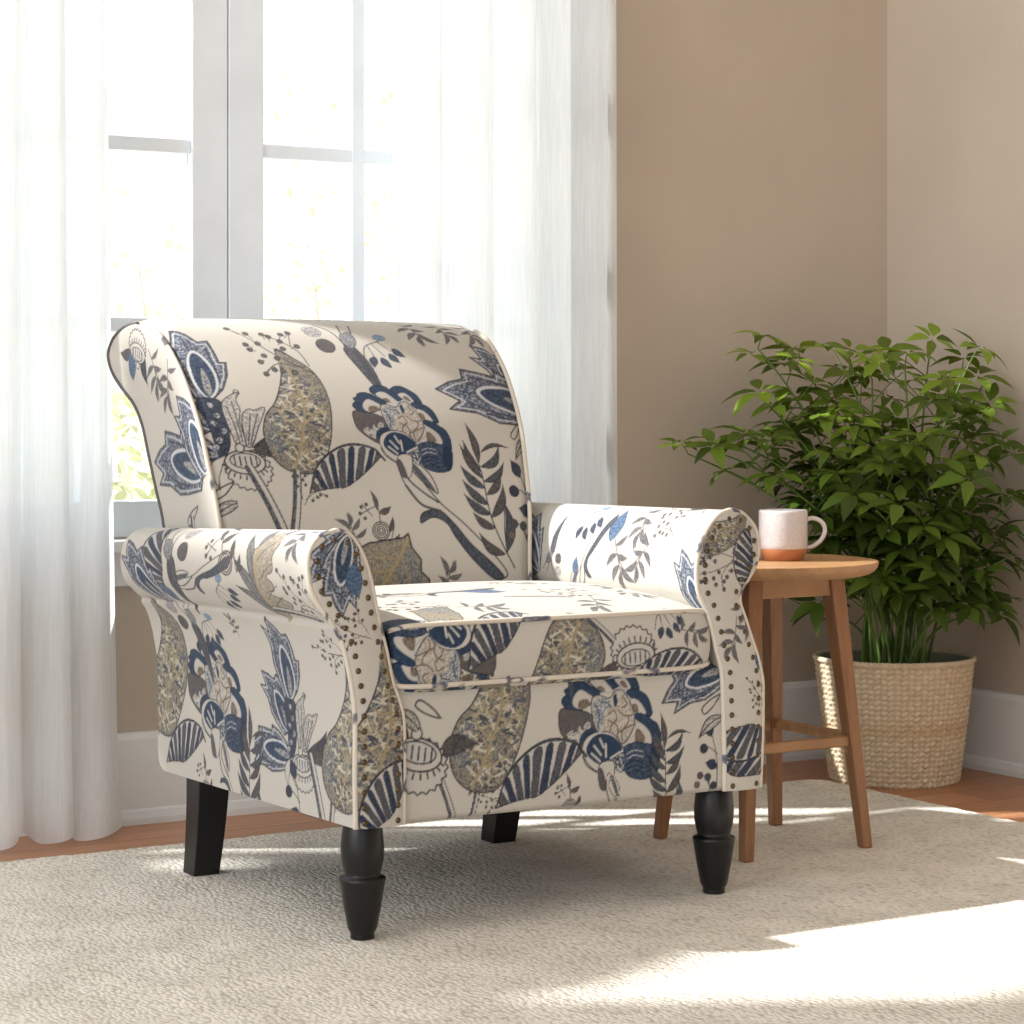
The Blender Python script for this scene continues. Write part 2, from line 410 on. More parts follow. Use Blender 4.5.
def paint(S, T, placements, stretch=1.0):
    """Print the motifs of one panel on its cloth coordinates (metres); returns linear RGB."""
    shp = S.shape
    S = S.ravel() / stretch; T = T.ravel()
    out = np.zeros((S.size, 3)) + np.array(BASE) / 255.
    for pl in placements:
        name, cs, ct = pl[0], pl[1] / stretch, pl[2]
        rot = math.radians(pl[3]) if len(pl) > 3 else 0
        sc = 1.0 * (pl[4] if len(pl) > 4 else 1.0)
        mir = pl[5] if len(pl) > 5 else 1
        m = MOTIFS[name]
        R = .5 * math.hypot(m.w, m.h) * sc
        idx = np.nonzero((np.abs(S - cs) < R) & (np.abs(T - ct) < R))[0]
        if not len(idx): continue
        ds, dt = (S[idx] - cs) / sc, (T[idx] - ct) / sc
        c, s_ = math.cos(rot), math.sin(rot)
        x = (c * ds + s_ * dt) * mir; y = -s_ * ds + c * dt
        H, W = m.al.shape
        fx = (x / m.w + .5) * W - .5; fy = (.5 - y / m.h) * H - .5
        ok = (fx >= 0) & (fx < W - 1.001) & (fy >= 0) & (fy < H - 1.001)
        idx = idx[ok]; fx = fx[ok]; fy = fy[ok]
        i, j = fx.astype(int), fy.astype(int); u, v = fx - i, fy - j
        w4 = ((1 - u) * (1 - v), u * (1 - v), (1 - u) * v, u * v)
        ij = ((j, i), (j, i + 1), (j + 1, i), (j + 1, i + 1))
        al = sum(w * m.al[q] for w, q in zip(w4, ij))
        col = sum((w * m.al[q])[:, None] * m.img[q] for w, q in zip(w4, ij)) / np.maximum(al, 1e-5)[:, None]
        out[idx] = out[idx] * (1 - al[:, None]) + col * al[:, None]
    return lin(out)
# ------------------------------------------------------------------ armchair cloth panels
# chair space: x across (0 = middle), y back from the front face, z up from the rug
L_OUT = [(-0.368, 0.178), (-0.369, 0.26), (-0.369, 0.347), (-0.376, 0.4), (-0.389, 0.453), (-0.407, 0.488), (-0.427, 0.513), (-0.441, 0.537), (-0.447, 0.571), (-0.444, 0.598), (-0.429, 0.617), (-0.401, 0.626)]
L_IN = [(-0.287, 0.178), (-0.286, 0.26), (-0.287, 0.33), (-0.293, 0.36), (-0.306, 0.395), (-0.317, 0.443), (-0.33, 0.491), (-0.343, 0.55), (-0.355, 0.585), (-0.370, 0.61), (-0.384, 0.622), (-0.401, 0.626)]
R_OUT = [(0.384, 0.178), (0.388, 0.26), (0.389, 0.339), (0.387, 0.363), (0.378, 0.396), (0.365, 0.429), (0.352, 0.462), (0.342, 0.488), (0.345, 0.507), (0.36, 0.526), (0.376, 0.553), (0.381, 0.582), (0.372, 0.61), (0.352, 0.630), (0.331, 0.638), (0.321, 0.639)]
R_IN = [(0.312, 0.178), (0.311, 0.26), (0.307, 0.367), (0.296, 0.409), (0.288, 0.441), (0.278, 0.473), (0.267, 0.492), (0.258, 0.513), (0.256, 0.549), (0.264, 0.585), (0.280, 0.613), (0.300, 0.632), (0.321, 0.639)]
ARM_LEN = .757
BACK_FRONT = [(.455, .36), (.47, .42), (.498, .52), (.519, .62), (.549, .70), (.582, .772), (.628, .838), (.68, .895), (.734, .94), (.785, .960), (.84, .966)]
BACK_REAR = [(.73, .178), (.732, .3), (.738, .48), (.755, .60), (.782, .66), (.81, .72), (.835, .775), (.87, .812), (.925, .842), (.968, .870), (.985, .897), (.982, .918), (.957, .942), (.912, .960), (.875, .965), (.84, .966)]
FINE = .0019

def sstep(a, b, x):
    t = np.clip((x - a) / (b - a), 0, 1)
    return t * t * (3 - 2 * t)

def arm_sweep(inn, out, sgn, tilt, d=FINE):
    prof = np.vstack([cr(inn), cr(out)[::-1][1:]])
    prof, s = resample(prof, d)
    zc = prof[:, 1]
    n_in = len(cr(inn))
    # crease under the roll on the outer face
    half = np.argmax(zc)
    outer = np.arange(len(zc)) > half
    crease = np.exp(-((zc - .487) / .006) ** 2) * outer
    px = prof[:, 0] - sgn * .007 * crease
    ny = int(ARM_LEN / d) + 1
    y = np.linspace(0, ARM_LEN, ny)
    Y, Z = np.meshgrid(y, zc, indexing='ij')
    X = np.repeat(px[None], ny, 0)
    # round the rear end of the roll and the rear lower corner
    end = np.clip((Y - (ARM_LEN - .035)) / .035, 0, 1)
    rnd = 1 - np.sqrt(np.clip(1 - end ** 2, 0, 1))
    cx = prof[half, 0]
    X = X + (cx - X) * .35 * rnd * (Z > .47)
    Z2 = Z - tilt * (Y / ARM_LEN) * sstep(.40, .58, Z) - .035 * rnd * sstep(.5, .6, Z) - .010 * (Y / ARM_LEN) * (1 - sstep(.18, .3, Z))
    Z2 = Z2 + .028 * rnd * (1 - sstep(.18, .22, Z))
    # soft puckers along the roll
    X = X + sgn * .002 * np.sin(Y * 38 + 1) * np.exp(-((Z - .50) / .03) ** 2) * (np.arange(len(zc)) > half)[None]
    P = np.stack([X, Y, Z2], -1)
    Y = Y * (1 + .035 * (1 - sstep(.42, .50, Z)))
    ref = s[half:][np.argmin(np.abs(zc[half:] - .487))]
    return P, -Y, (ref - s)[None] + 0 * Y, s, half

def arm_front(inn, out, d=FINE):
    a, b = cr(out), cr(inn)
    n = int(.55 / d)
    a, _ = resample(a, n=n); b, _ = resample(b, n=n)
    u = np.linspace(0, 1, int(.095 / d))[:, None, None]
    Q = a[None] * (1 - u) + b[None] * u
    w = np.linalg.norm(a - b, axis=1)[None]
    puff = .007 * np.sqrt(np.clip(4 * u[..., 0] * (1 - u[..., 0]), 0, 1)) * np.clip(w / .07, 0, 1) * np.ones_like(Q[..., 0])
    P = np.stack([Q[..., 0], -.004 - puff, Q[..., 1]], -1)
    return P, Q[..., 0], Q[..., 1]

def outline_front(inn, out, inset=0):
    p = np.vstack([cr(out), cr(inn)[::-1][1:]])
    p, _ = resample(p, .004)
    if inset:
        t = np.gradient(p, axis=0); t /= np.linalg.norm(t, axis=1)[:, None]
        n = np.stack([t[:, 1], -t[:, 0]], 1)
        c = p.mean(0)
        if ((c - p[len(p) // 4]) @ n[len(p) // 4]) < 0: n = -n
        p = p + n * inset
    return p

def back_x(z):
    k = (z - .5) / .45
    return -.352 - .019 * k, .240 + .056 * k

def back_main(d=FINE):
    f, sf = resample(cr(BACK_FRONT), d)
    r = cr(BACK_REAR)[::-1]
    near, _ = resample(r[:np.argmin(np.abs(r[:, 1] - .84) + (r[:, 0] > .98) * 9) + 1] if False else r[:int(len(r) * .5)], d)
    far, _ = resample(r[int(len(r) * .5) - 1:], .01)
    sec = np.vstack([f, near[1:], far[1:]])
    s = arclen(sec)
    nu = int(.68 / d)
    u = np.linspace(0, 1, nu)
    xl, xr = back_x(sec[:, 1])
    U = u[:, None]
    X = xl[None] * (1 - U) + xr[None] * U
    Yb = np.repeat(sec[:, 0][None], nu, 0); Zb = np.repeat(sec[:, 1][None], nu, 0)
    e = np.abs(2 * U - 1)
    isf = 1 - sstep(.90, 1.0, Zb)
    front = (np.arange(len(sec)) < len(f) + 10)[None]
    Yb = Yb - .014 * (1 - e ** 3) * isf * front + .006 * sstep(.93, 1, e) * front
    Zb = Zb - .010 * sstep(.90, 1, e) * sstep(.86, .96, Zb) + .004 * (1 - e ** 2) * sstep(.9, .96, Zb)
    return np.stack([X, Yb, Zb], -1), X, np.repeat(s[None], nu, 0), sec, len(f)

def back_side(side, d=FINE):
    f, _ = resample(cr(BACK_FRONT), n=int(.75 / d)); r, _ = resample(cr(BACK_REAR), n=int(.75 / d))
    u = np.linspace(0, 1, int(.28 / d))[:, None, None]
    Q = r[None] * (1 - u) + f[None] * u
    xl, xr = back_x(Q[..., 1])
    uu = u[..., 0]
    bulge = .006 * np.sqrt(np.clip(4 * uu * (1 - uu), 0, 1))
    X = xl - bulge if side < 0 else xr + bulge
    Z = Q[..., 1] - .010 * sstep(.86, .96, Q[..., 1])
    return np.stack([X, Q[..., 0], Z], -1), -Q[..., 0], Q[..., 1]

CUSH = [(.47, .366), (.30, .362), (.10, .358), (.030, .360), (.010, .368), (-.004, .384), (-.011, .405), (-.013, .425), (-.010, .452), (-.002, .476), (.008, .4795), (.05, .486), (.13, .494), (.24, .499), (.34, .499), (.42, .496), (.49, .490)]
def cushion(d=FINE):
    sec, s = resample(cr(CUSH), d)
    nu = int(.59 / d)
    u = np.linspace(0, 1, nu)[:, None]
    e = np.abs(2 * u - 1)
    k = np.clip(1 - e ** 14, 0, 1) ** .5
    zc = .424
    X = -.306 + u * .592 + 0 * sec[:, 0][None]
    Z = zc + (sec[:, 1][None] - zc) * (.80 + .20 * k)
    Z = Z + .008 * (1 - e ** 2.5) * sstep(.478, .495, sec[:, 1])[None]
    Y = sec[:, 0][None] + .016 * (1 - k)
    ref = s[np.argmin(np.abs(sec[:, 0] + .004) + np.abs(sec[:, 1] - .384))]
    return np.stack([X, Y, Z], -1), X, np.repeat((s - ref)[None], nu, 0), sec

def rail(d=FINE):
    sec = cr([(.06, .176), (.02, .176), (.004, .181), (0, .195), (-.001, .25), (0, .32), (.003, .375), (.02, .385)])
    sec, s = resample(sec, d)
    x = np.linspace(-.292, .316, int(.6 / d))[:, None]
    return np.stack([x + 0 * sec[:, 0], sec[:, 0] + 0 * x, sec[:, 1] + 0 * x], -1), x + 0 * sec[:, 0], sec[:, 1] + 0 * x

build_motifs()
# ------------------------------------------------------------------ scene helpers
scn = bpy.context.scene
COL = scn.collection
rnd = random.Random(11)

def tag(o, label=None, cat=None, group=None, kind=None):
    if label: o['label'] = label
    if cat: o['category'] = cat
    if group: o['group'] = group
    if kind: o['kind'] = kind
    return o

def empty(name, loc, rz=0):
    o = bpy.data.objects.new(name, None); o.empty_display_size = .1
    o.location = loc; o.rotation_euler = (0, 0, rz); COL.objects.link(o)
    return o

class MB:
    """collects vertices and faces of one mesh"""
    def __init__(self): self.v, self.f, self.c = [], [], []
    def add(self, v, f, col=None):
        n = len(self.v); self.v += [tuple(map(float, p)) for p in v]; self.f += [tuple(i + n for i in q) for q in f]
        if col is not None: self.c += [col] * len(v)
    def box(self, a, b):
        x0, y0, z0 = a; x1, y1, z1 = b
        self.add([(x0,y0,z0),(x1,y0,z0),(x1,y1,z0),(x0,y1,z0),(x0,y0,z1),(x1,y0,z1),(x1,y1,z1),(x0,y1,z1)],
                 [(0,3,2,1),(4,5,6,7),(0,1,5,4),(1,2,6,5),(2,3,7,6),(3,0,4,7)])
    def loft(self, rings, cap=True, closed=True):
        n = len(rings[0]); v = [p for r in rings for p in r]; f = []
        for i in range(len(rings) - 1):
            for j in range(n if closed else n - 1):
                k = (j + 1) % n
                f.append((i * n + j, i * n + k, (i + 1) * n + k, (i + 1) * n + j))
        if cap:
            f.append(tuple(range(n))[::-1]); f.append(tuple((len(rings) - 1) * n + j for j in range(n)))
        self.add(v, f)
    def lathe(self, prof, n=48, c=(0, 0), cap=False):
        self.loft([[(c[0] + r * math.cos(2 * math.pi * j / n), c[1] + r * math.sin(2 * math.pi * j / n), z) for j in range(n)] for r, z in prof], cap)
    def tube(self, pts, r, n=8, cap=True):
        p = np.asarray(pts, float); rings = []
        rr = r if hasattr(r, '__len__') else [r] * len(p)
        t = np.gradient(p, axis=0); t /= np.maximum(np.linalg.norm(t, axis=1), 1e-9)[:, None]
        up = np.array([0, 0, 1.0]) if abs(t[0][2]) < .9 else np.array([1.0, 0, 0])
        a = np.cross(t[0], up); a /= np.linalg.norm(a)
        for i in range(len(p)):
            a = a - t[i] * (a @ t[i]); a /= max(np.linalg.norm(a), 1e-9); b = np.cross(t[i], a)
            rings.append([p[i] + rr[i] * (math.cos(2 * math.pi * j / n) * a + math.sin(2 * math.pi * j / n) * b) for j in range(n)])
        self.loft(rings, cap)
    def build(self, name, mat, parent=None, smooth=False, bevel=0, loc=None, seg=2):
        me = bpy.data.meshes.new(name); me.from_pydata(self.v, [], self.f); me.update()
        me.materials.append(mat)
        if self.c:
            at = me.color_attributes.new('tint', 'FLOAT_COLOR', 'POINT')
            at.data.foreach_set('color', np.array(self.c, np.float32).ravel())
        if smooth: me.polygons.foreach_set('use_smooth', [True] * len(me.polygons))
        o = bpy.data.objects.new(name, me); COL.objects.link(o)
        if parent: o.parent = parent
        if loc: o.location = loc
        if bevel:
            m = o.modifiers.new('b', 'BEVEL'); m.width = bevel; m.segments = seg; m.limit_method = 'ANGLE'; m.angle_limit = .6
            me.polygons.foreach_set('use_smooth', [True] * len(me.polygons))
            m.harden_normals = True
        return o

def grids(name, mat, items, parent=None):
    """one cloth mesh out of dense panels; items: (P, S, T, placements)"""
    vs, fs, cs, n0 = [], [], [], 0
    for P, S, T, pl, *more in items:
        a, b = P.shape[:2]
        vs.append(P.reshape(-1, 3)); cs.append(paint(np.broadcast_to(S, (a, b)), np.broadcast_to(T, (a, b)), pl, *more))
        i, j = np.meshgrid(np.arange(a - 1), np.arange(b - 1), indexing='ij')
        k = (i * b + j).ravel() + n0
        fs.append(np.stack([k, k + b, k + b + 1, k + 1], 1)); n0 += a * b
    V = np.vstack(vs).astype(np.float32); F = np.vstack(fs).astype(np.int32); C = np.vstack(cs)
    me = bpy.data.meshes.new(name)
    me.vertices.add(len(V)); me.vertices.foreach_set('co', V.ravel())
    me.loops.add(F.size); me.loops.foreach_set('vertex_index', F.ravel())
    me.polygons.add(len(F)); me.polygons.foreach_set('loop_start', np.arange(0, F.size, 4, dtype=np.int32))
    me.update(calc_edges=True); me.validate()
    me.polygons.foreach_set('use_smooth', np.ones(len(F), bool))
    at = me.color_attributes.new('print', 'FLOAT_COLOR', 'POINT')
    at.data.foreach_set('color', np.hstack([C, np.ones((len(C), 1))]).astype(np.float32).ravel())
    me.materials.append(mat)
    o = bpy.data.objects.new(name, me); COL.objects.link(o)
    if parent: o.parent = parent
    return o

# ------------------------------------------------------------------ materials
def new_mat(name):
    m = bpy.data.materials.new(name); m.use_nodes = True
    nt = m.node_tree; b = nt.nodes['Principled BSDF']
    return m, nt, b

def N(nt, t, **kw):
    n = nt.nodes.new(t)
    for k, v in kw.items():
        if k in n.inputs: n.inputs[k].default_value = v
        else: setattr(n, k, v)
    return n

def coords(nt, kind='Object', scale=(1, 1, 1), rot=(0, 0, 0)):
    tc = N(nt, 'ShaderNodeTexCoord'); mp = N(nt, 'ShaderNodeMapping')
    mp.inputs['Scale'].default_value = scale; mp.inputs['Rotation'].default_value = rot
    nt.links.new(tc.outputs[kind], mp.inputs[0])
    return mp.outputs[0]

def ramp(nt, src, stops):
    r = N(nt, 'ShaderNodeValToRGB'); e = r.color_ramp.elements
    while len(e) < len(stops): e.new(.5)
    for q, (p, c) in zip(e, stops): q.position = p; q.color = c
    nt.links.new(src, r.inputs[0])
    return r.outputs[0]

def mixc(nt, fac, a, b, mode='MIX'):
    m = N(nt, 'ShaderNodeMix', data_type='RGBA', blend_type=mode)
    for s, v in ((0, fac), (6, a), (7, b)):
        if hasattr(v, 'links') or hasattr(v, 'is_linked'): nt.links.new(v, m.inputs[s])
        else: m.inputs[s].default_value = v
    return m.outputs[2]

def bump(nt, b, h, strength=.3, dist=.002):
    n = N(nt, 'ShaderNodeBump', Strength=strength, Distance=dist)
    nt.links.new(h, n.inputs['Height']); nt.links.new(n.outputs[0], b.inputs['Normal'])

def plain(name, c, rough=.6, noise=None, spec=.4):
    m, nt, b = new_mat(name); b.inputs['Roughness'].default_value = rough; b.inputs['Specular IOR Level'].default_value = spec
    co = coords(nt)
    n = N(nt, 'ShaderNodeTexNoise', Scale=(noise or 8), Detail=4.0); nt.links.new(co, n.inputs['Vector'])
    d = tuple(x * .93 for x in c[:3]) + (1,)
    nt.links.new(ramp(nt, n.outputs[0], [(.35, d), (.65, c)]), b.inputs['Base Color'])
    return m

def m_fabric_print():
    m, nt, b = new_mat('printed_linen')
    a = N(nt, 'ShaderNodeAttribute', attribute_name='print')
    co = coords(nt)
    n = N(nt, 'ShaderNodeTexNoise', Scale=700.0, Detail=2.0); nt.links.new(co, n.inputs['Vector'])
    w = ramp(nt, n.outputs[0], [(.3, (.86, .86, .86, 1)), (.7, (1, 1, 1, 1))])
    nt.links.new(mixc(nt, 1.0, a.outputs['Color'], w, 'MULTIPLY'), b.inputs['Base Color'])
    b.inputs['Roughness'].default_value = .85; b.inputs['Specular IOR Level'].default_value = .2
    b.inputs['Sheen Weight'].default_value = .15
    bump(nt, b, n.outputs[0], .25, .001)
    return m

def m_piping():
    m, nt, b = new_mat('printed_piping'); co = coords(nt)
    n = N(nt, 'ShaderNodeTexNoise', Scale=16.0, Detail=2.0); nt.links.new(co, n.inputs['Vector'])
    nt.links.new(ramp(nt, n.outputs[0], [(.58, hexlin(204, 194, 179)), (.615, hexlin(112, 110, 116)), (.64, hexlin(84, 88, 104)), (.67, hexlin(196, 186, 172))]), b.inputs['Base Color'])
    b.inputs['Roughness'].default_value = .85; b.inputs['Specular IOR Level'].default_value = .2
    return m

def m_wood(name, c1, c2, scale, rough=.45, axis=(1, 1, 1)):
    m, nt, b = new_mat(name); co = coords(nt, scale=axis)
    n = N(nt, 'ShaderNodeTexNoise', Scale=scale, Detail=6.0, Roughness=.6, Distortion=.4); nt.links.new(co, n.inputs['Vector'])
    nt.links.new(ramp(nt, n.outputs[0], [(.3, c1), (.7, c2)]), b.inputs['Base Color'])
    b.inputs['Roughness'].default_value = rough
    bump(nt, b, n.outputs[0], .08, .001)
    return m

def m_floor():
    m, nt, b = new_mat('oak_floor'); co = coords(nt, scale=(1, 1, 1))
    br = N(nt, 'ShaderNodeTexBrick', Scale=1.0); br.offset = .37
    br.inputs['Brick Width'].default_value = 1.3; br.inputs['Row Height'].default_value = .125
    br.inputs['Mortar Size'].default_value = .0016; br.inputs['Mortar Smooth'].default_value = .4
    br.inputs['Color1'].default_value = hexlin(196, 142, 102); br.inputs['Color2'].default_value = hexlin(178, 126, 90); br.inputs['Mortar'].default_value = hexlin(84, 54, 38)
    nt.links.new(co, br.inputs['Vector'])
    g = N(nt, 'ShaderNodeTexNoise', Scale=3.0, Detail=8.0, Roughness=.65, Distortion=.6); nt.links.new(coords(nt, scale=(1.2, 14, 1)), g.inputs['Vector'])
    gr = ramp(nt, g.outputs[0], [(.3, (.78, .74, .70, 1)), (.65, (1.08, 1.06, 1.04, 1))])
    nt.links.new(mixc(nt, 1.0, br.outputs['Color'], gr, 'MULTIPLY'), b.inputs['Base Color'])
    b.inputs['Roughness'].default_value = .38
    bump(nt, b, br.outputs['Fac'], -.2, .002)
    return m

def m_rug():
    m, nt, b = new_mat('looped_wool'); co = coords(nt)
    w = N(nt, 'ShaderNodeTexNoise', Scale=30.0, Detail=2.0); nt.links.new(co, w.inputs['Vector'])
    dis = N(nt, 'ShaderNodeMixRGB', blend_type='LINEAR_LIGHT'); dis.inputs[0].default_value = .006
    nt.links.new(co, dis.inputs[1]); nt.links.new(w.outputs['Color'], dis.inputs[2])
    sc = N(nt, 'ShaderNodeMapping'); sc.inputs['Scale'].default_value = (150, 84, 120); nt.links.new(dis.outputs[0], sc.inputs[0])
    v = N(nt, 'ShaderNodeTexVoronoi', Scale=1.0); nt.links.new(sc.outputs[0], v.inputs['Vector'])
    n2 = N(nt, 'ShaderNodeTexNoise', Scale=9.0, Detail=3.0); nt.links.new(co, n2.inputs['Vector'])
    n3 = N(nt, 'ShaderNodeTexNoise', Scale=75.0, Detail=1.0); nt.links.new(co, n3.inputs['Vector'])
    c1 = ramp(nt, n2.outputs[0], [(.35, hexlin(220, 214, 203)), (.65, hexlin(234, 228, 218))])
    c2 = ramp(nt, v.outputs['Distance'], [(.25, (1.03, 1.03, 1.03, 1)), (.62, (.93, .925, .915, 1)), (.85, (.74, .72, .69, 1))])
    c3 = ramp(nt, n3.outputs[0], [(.68, (1, 1, 1, 1)), (.76, (.74, .71, .66, 1))])
    nt.links.new(mixc(nt, 1.0, mixc(nt, 1.0, c1, c2, 'MULTIPLY'), c3, 'MULTIPLY'), b.inputs['Base Color'])
    inv = N(nt, 'ShaderNodeMath', operation='SUBTRACT'); inv.inputs[0].default_value = 1.0; nt.links.new(v.outputs['Distance'], inv.inputs[1])
    bump(nt, b, inv.outputs[0], .7, .004)
    b.inputs['Roughness'].default_value = .95; b.inputs['Specular IOR Level'].default_value = .1
    return m

def m_sheer():
    m, nt, b = new_mat('sheer_voile'); nt.nodes.remove(b); out = nt.nodes['Material Output']
    co = coords(nt, scale=(1, 1, .04))
    n = N(nt, 'ShaderNodeTexNoise', Scale=260.0, Detail=2.0); nt.links.new(co, n.inputs['Vector'])
    w = ramp(nt, n.outputs[0], [(.3, hexlin(237, 239, 240)), (.7, hexlin(248, 249, 249))])
    d = N(nt, 'ShaderNodeBsdfDiffuse'); t = N(nt, 'ShaderNodeBsdfTranslucent'); tr = N(nt, 'ShaderNodeBsdfTransparent')
    nt.links.new(w, d.inputs[0]); nt.links.new(w, t.inputs[0])
    m1 = N(nt, 'ShaderNodeMixShader', Fac=.66); nt.links.new(d.outputs[0], m1.inputs[1]); nt.links.new(t.outputs[0], m1.inputs[2])
    m2 = N(nt, 'ShaderNodeMixShader', Fac=.08); nt.links.new(m1.outputs[0], m2.inputs[1]); nt.links.new(tr.outputs[0], m2.inputs[2])
    nt.links.new(m2.outputs[0], out.inputs[0])
    return m

def m_glass():
    m, nt, b = new_mat('window_glass'); nt.nodes.remove(b); out = nt.nodes['Material Output']
    tr = N(nt, 'ShaderNodeBsdfTransparent'); gl = N(nt, 'ShaderNodeBsdfGlossy', Roughness=.02)
    m1 = N(nt, 'ShaderNodeMixShader', Fac=.04); nt.links.new(tr.outputs[0], m1.inputs[1]); nt.links.new(gl.outputs[0], m1.inputs[2])
    nt.links.new(m1.outputs[0], out.inputs[0])
    return m

def m_leaf(name, trans=.35, rough=.45):
    m, nt, b = new_mat(name); out = nt.nodes['Material Output']
    a = N(nt, 'ShaderNodeAttribute', attribute_name='tint'); nt.links.new(a.outputs['Color'], b.inputs['Base Color'])
    b.inputs['Roughness'].default_value = rough; b.inputs['Specular IOR Level'].default_value = .35
    t = N(nt, 'ShaderNodeBsdfTranslucent'); nt.links.new(a.outputs['Color'], t.inputs[0])
    mx = N(nt, 'ShaderNodeMixShader', Fac=trans); nt.links.new(b.outputs[0], mx.inputs[1]); nt.links.new(t.outputs[0], mx.inputs[2])
    nt.links.new(mx.outputs[0], out.inputs[0])
    return m

def m_tint(name, rough=.8, nscale=90, amt=.75):
    m, nt, b = new_mat(name)
    a = N(nt, 'ShaderNodeAttribute', attribute_name='tint'); n = N(nt, 'ShaderNodeTexNoise', Scale=nscale, Detail=3.0); nt.links.new(coords(nt), n.inputs['Vector'])
    w = ramp(nt, n.outputs[0], [(.3, (amt, amt, amt, 1)), (.7, (1, 1, 1, 1))])
    nt.links.new(mixc(nt, 1.0, a.outputs['Color'], w, 'MULTIPLY'), b.inputs['Base Color'])
    b.inputs['Roughness'].default_value = rough
    return m

def m_glaze():
    m, nt, b = new_mat('speckled_glaze'); co = coords(nt)
    n = N(nt, 'ShaderNodeTexNoise', Scale=420.0, Detail=2.0); nt.links.new(co, n.inputs['Vector'])
    n2 = N(nt, 'ShaderNodeTexNoise', Scale=25.0); nt.links.new(co, n2.inputs['Vector'])
    a = ramp(nt, n.outputs[0], [(.28, hexlin(186, 174, 170)), (.42, hexlin(208, 201, 200)), (.6, hexlin(214, 208, 208))])
    nt.links.new(mixc(nt, .2, a, n2.outputs[0], 'SOFT_LIGHT'), b.inputs['Base Color'])
    b.inputs['Roughness'].default_value = .35
    return m

PRINT, PIPE = m_fabric_print(), m_piping()
DPIPE = plain('slate_piping', hexlin(96, 92, 92), .85, 60, .2)
BLACK = plain('black_lacquered_wood', hexlin(17, 16, 17), .36, 20)
BRASS, _nt, _b = new_mat('antique_brass'); _b.inputs['Metallic'].default_value = .9; _b.inputs['Roughness'].default_value = .38
_n = N(_nt, 'ShaderNodeTexNoise', Scale=300.0); _nt.links.new(ramp(_nt, _n.outputs[0], [(.35, hexlin(62, 52, 40)), (.65, hexlin(118, 102, 80))]), _b.inputs['Base Color'])
TAUPE = plain('taupe_wall_paint', hexlin(199, 185, 168), .85, 3, .2)
WHITE = plain('white_trim_paint', hexlin(240, 241, 240), .45, 6)
WINWHITE = plain('grey_white_window_paint', hexlin(236, 245, 252), .45, 6)
CEIL = plain('white_ceiling_paint', hexlin(238, 235, 229), .9, 3)
FLOOR, RUG, SHEER, GLASS = m_floor(), m_rug(), m_sheer(), m_glass()
WOODX = m_wood('oiled_acacia_wood', hexlin(152, 110, 72), hexlin(186, 144, 100), 6, .42, (2, 14, 2))
WOODZ = m_wood('oiled_acacia_legs', hexlin(128, 87, 56), hexlin(154, 109, 72), 8, .45, (12, 12, 1))
GLAZE = m_glaze()
CLAY = plain('bare_terracotta', hexlin(186, 120, 78), .75, 60)
LEAF, STRAW = m_leaf('plant_leaf'), m_tint('woven_straw', .85, 60, .8)
CANE = plain('green_cane', hexlin(96, 122, 54), .5, 40)
SOIL = plain('potting_soil', hexlin(52, 42, 32), .95, 70)
LINER = plain('grey_green_liner', hexlin(150, 153, 132), .7, 12)
BARK = plain('pale_bark', hexlin(226, 216, 200), .9, 20)
LAWN = plain('sunlit_lawn', hexlin(222, 224, 208), .95, 6)
OUTLEAF = m_leaf('garden_leaf', .5, .6)

# ------------------------------------------------------------------ the room
WY, RX = 4.418, 3.692         # inner faces of the window wall and of the right wall
CH = 4.2                      # ceiling height
def struct(name, mb, mat, parent=None, **kw):
    o = mb.build(name, mat, parent, **kw)
    if parent is None: o['kind'] = 'structure'
    return o

b = MB(); b.box((-3.2, -1.2, -.06), (RX + .15, WY + .15, 0)); struct('floor', b, FLOOR)
b = MB(); b.box((-3.2, -1.2, CH), (RX + .15, WY + .15, CH + .08)); struct('ceiling', b, CEIL)
W1, W2, WZ = (1.183, 2.803), (-1.45, 1.15), (.56, 3.9)
b = MB()
for x0, x1, z0, z1 in ((-3.2, W2[0], 0, CH), (W2[1], W1[0], 0, CH), (W1[1], RX, 0, CH), (W2[0], W2[1], 0, WZ[0]), (W2[0], W2[1], WZ[1], CH), (W1[0], W1[1], 0, WZ[0]), (W1[0], W1[1], WZ[1], CH)):
    b.box((x0, WY, z0), (x1, WY + .14, z1))
struct('wall_window_side', b, TAUPE)
b = MB(); b.box((RX, -1.2, 0), (RX + .14, WY + .14, CH)); struct('wall_right', b, TAUPE)

b = MB(); b.box((.9, -1.34, 0), (RX + .14, -1.2, CH)); struct('wall_back', b, TAUPE)  # unseen half wall, added to cut light on the window wall

def baseboard(name, p0, p1, nrm):
    prof = [(0, 0), (.024, 0), (.024, .012), (.020, .026), (.016, .030), (.016, .166), (.012, .176), (.006, .179), (0, .179)]
    m = MB(); rings = []
    for p in (p0, p1): rings.append([(p[0] + nrm[0] * d, p[1] + nrm[1] * d, z) for d, z in prof])
    m.loft(rings); struct(name, m, WHITE)
baseboard('baseboard_window_side', (-3.2, WY), (RX, WY), (0, -1))
baseboard('baseboard_right', (RX, -1.2), (RX, WY), (-1, 0))

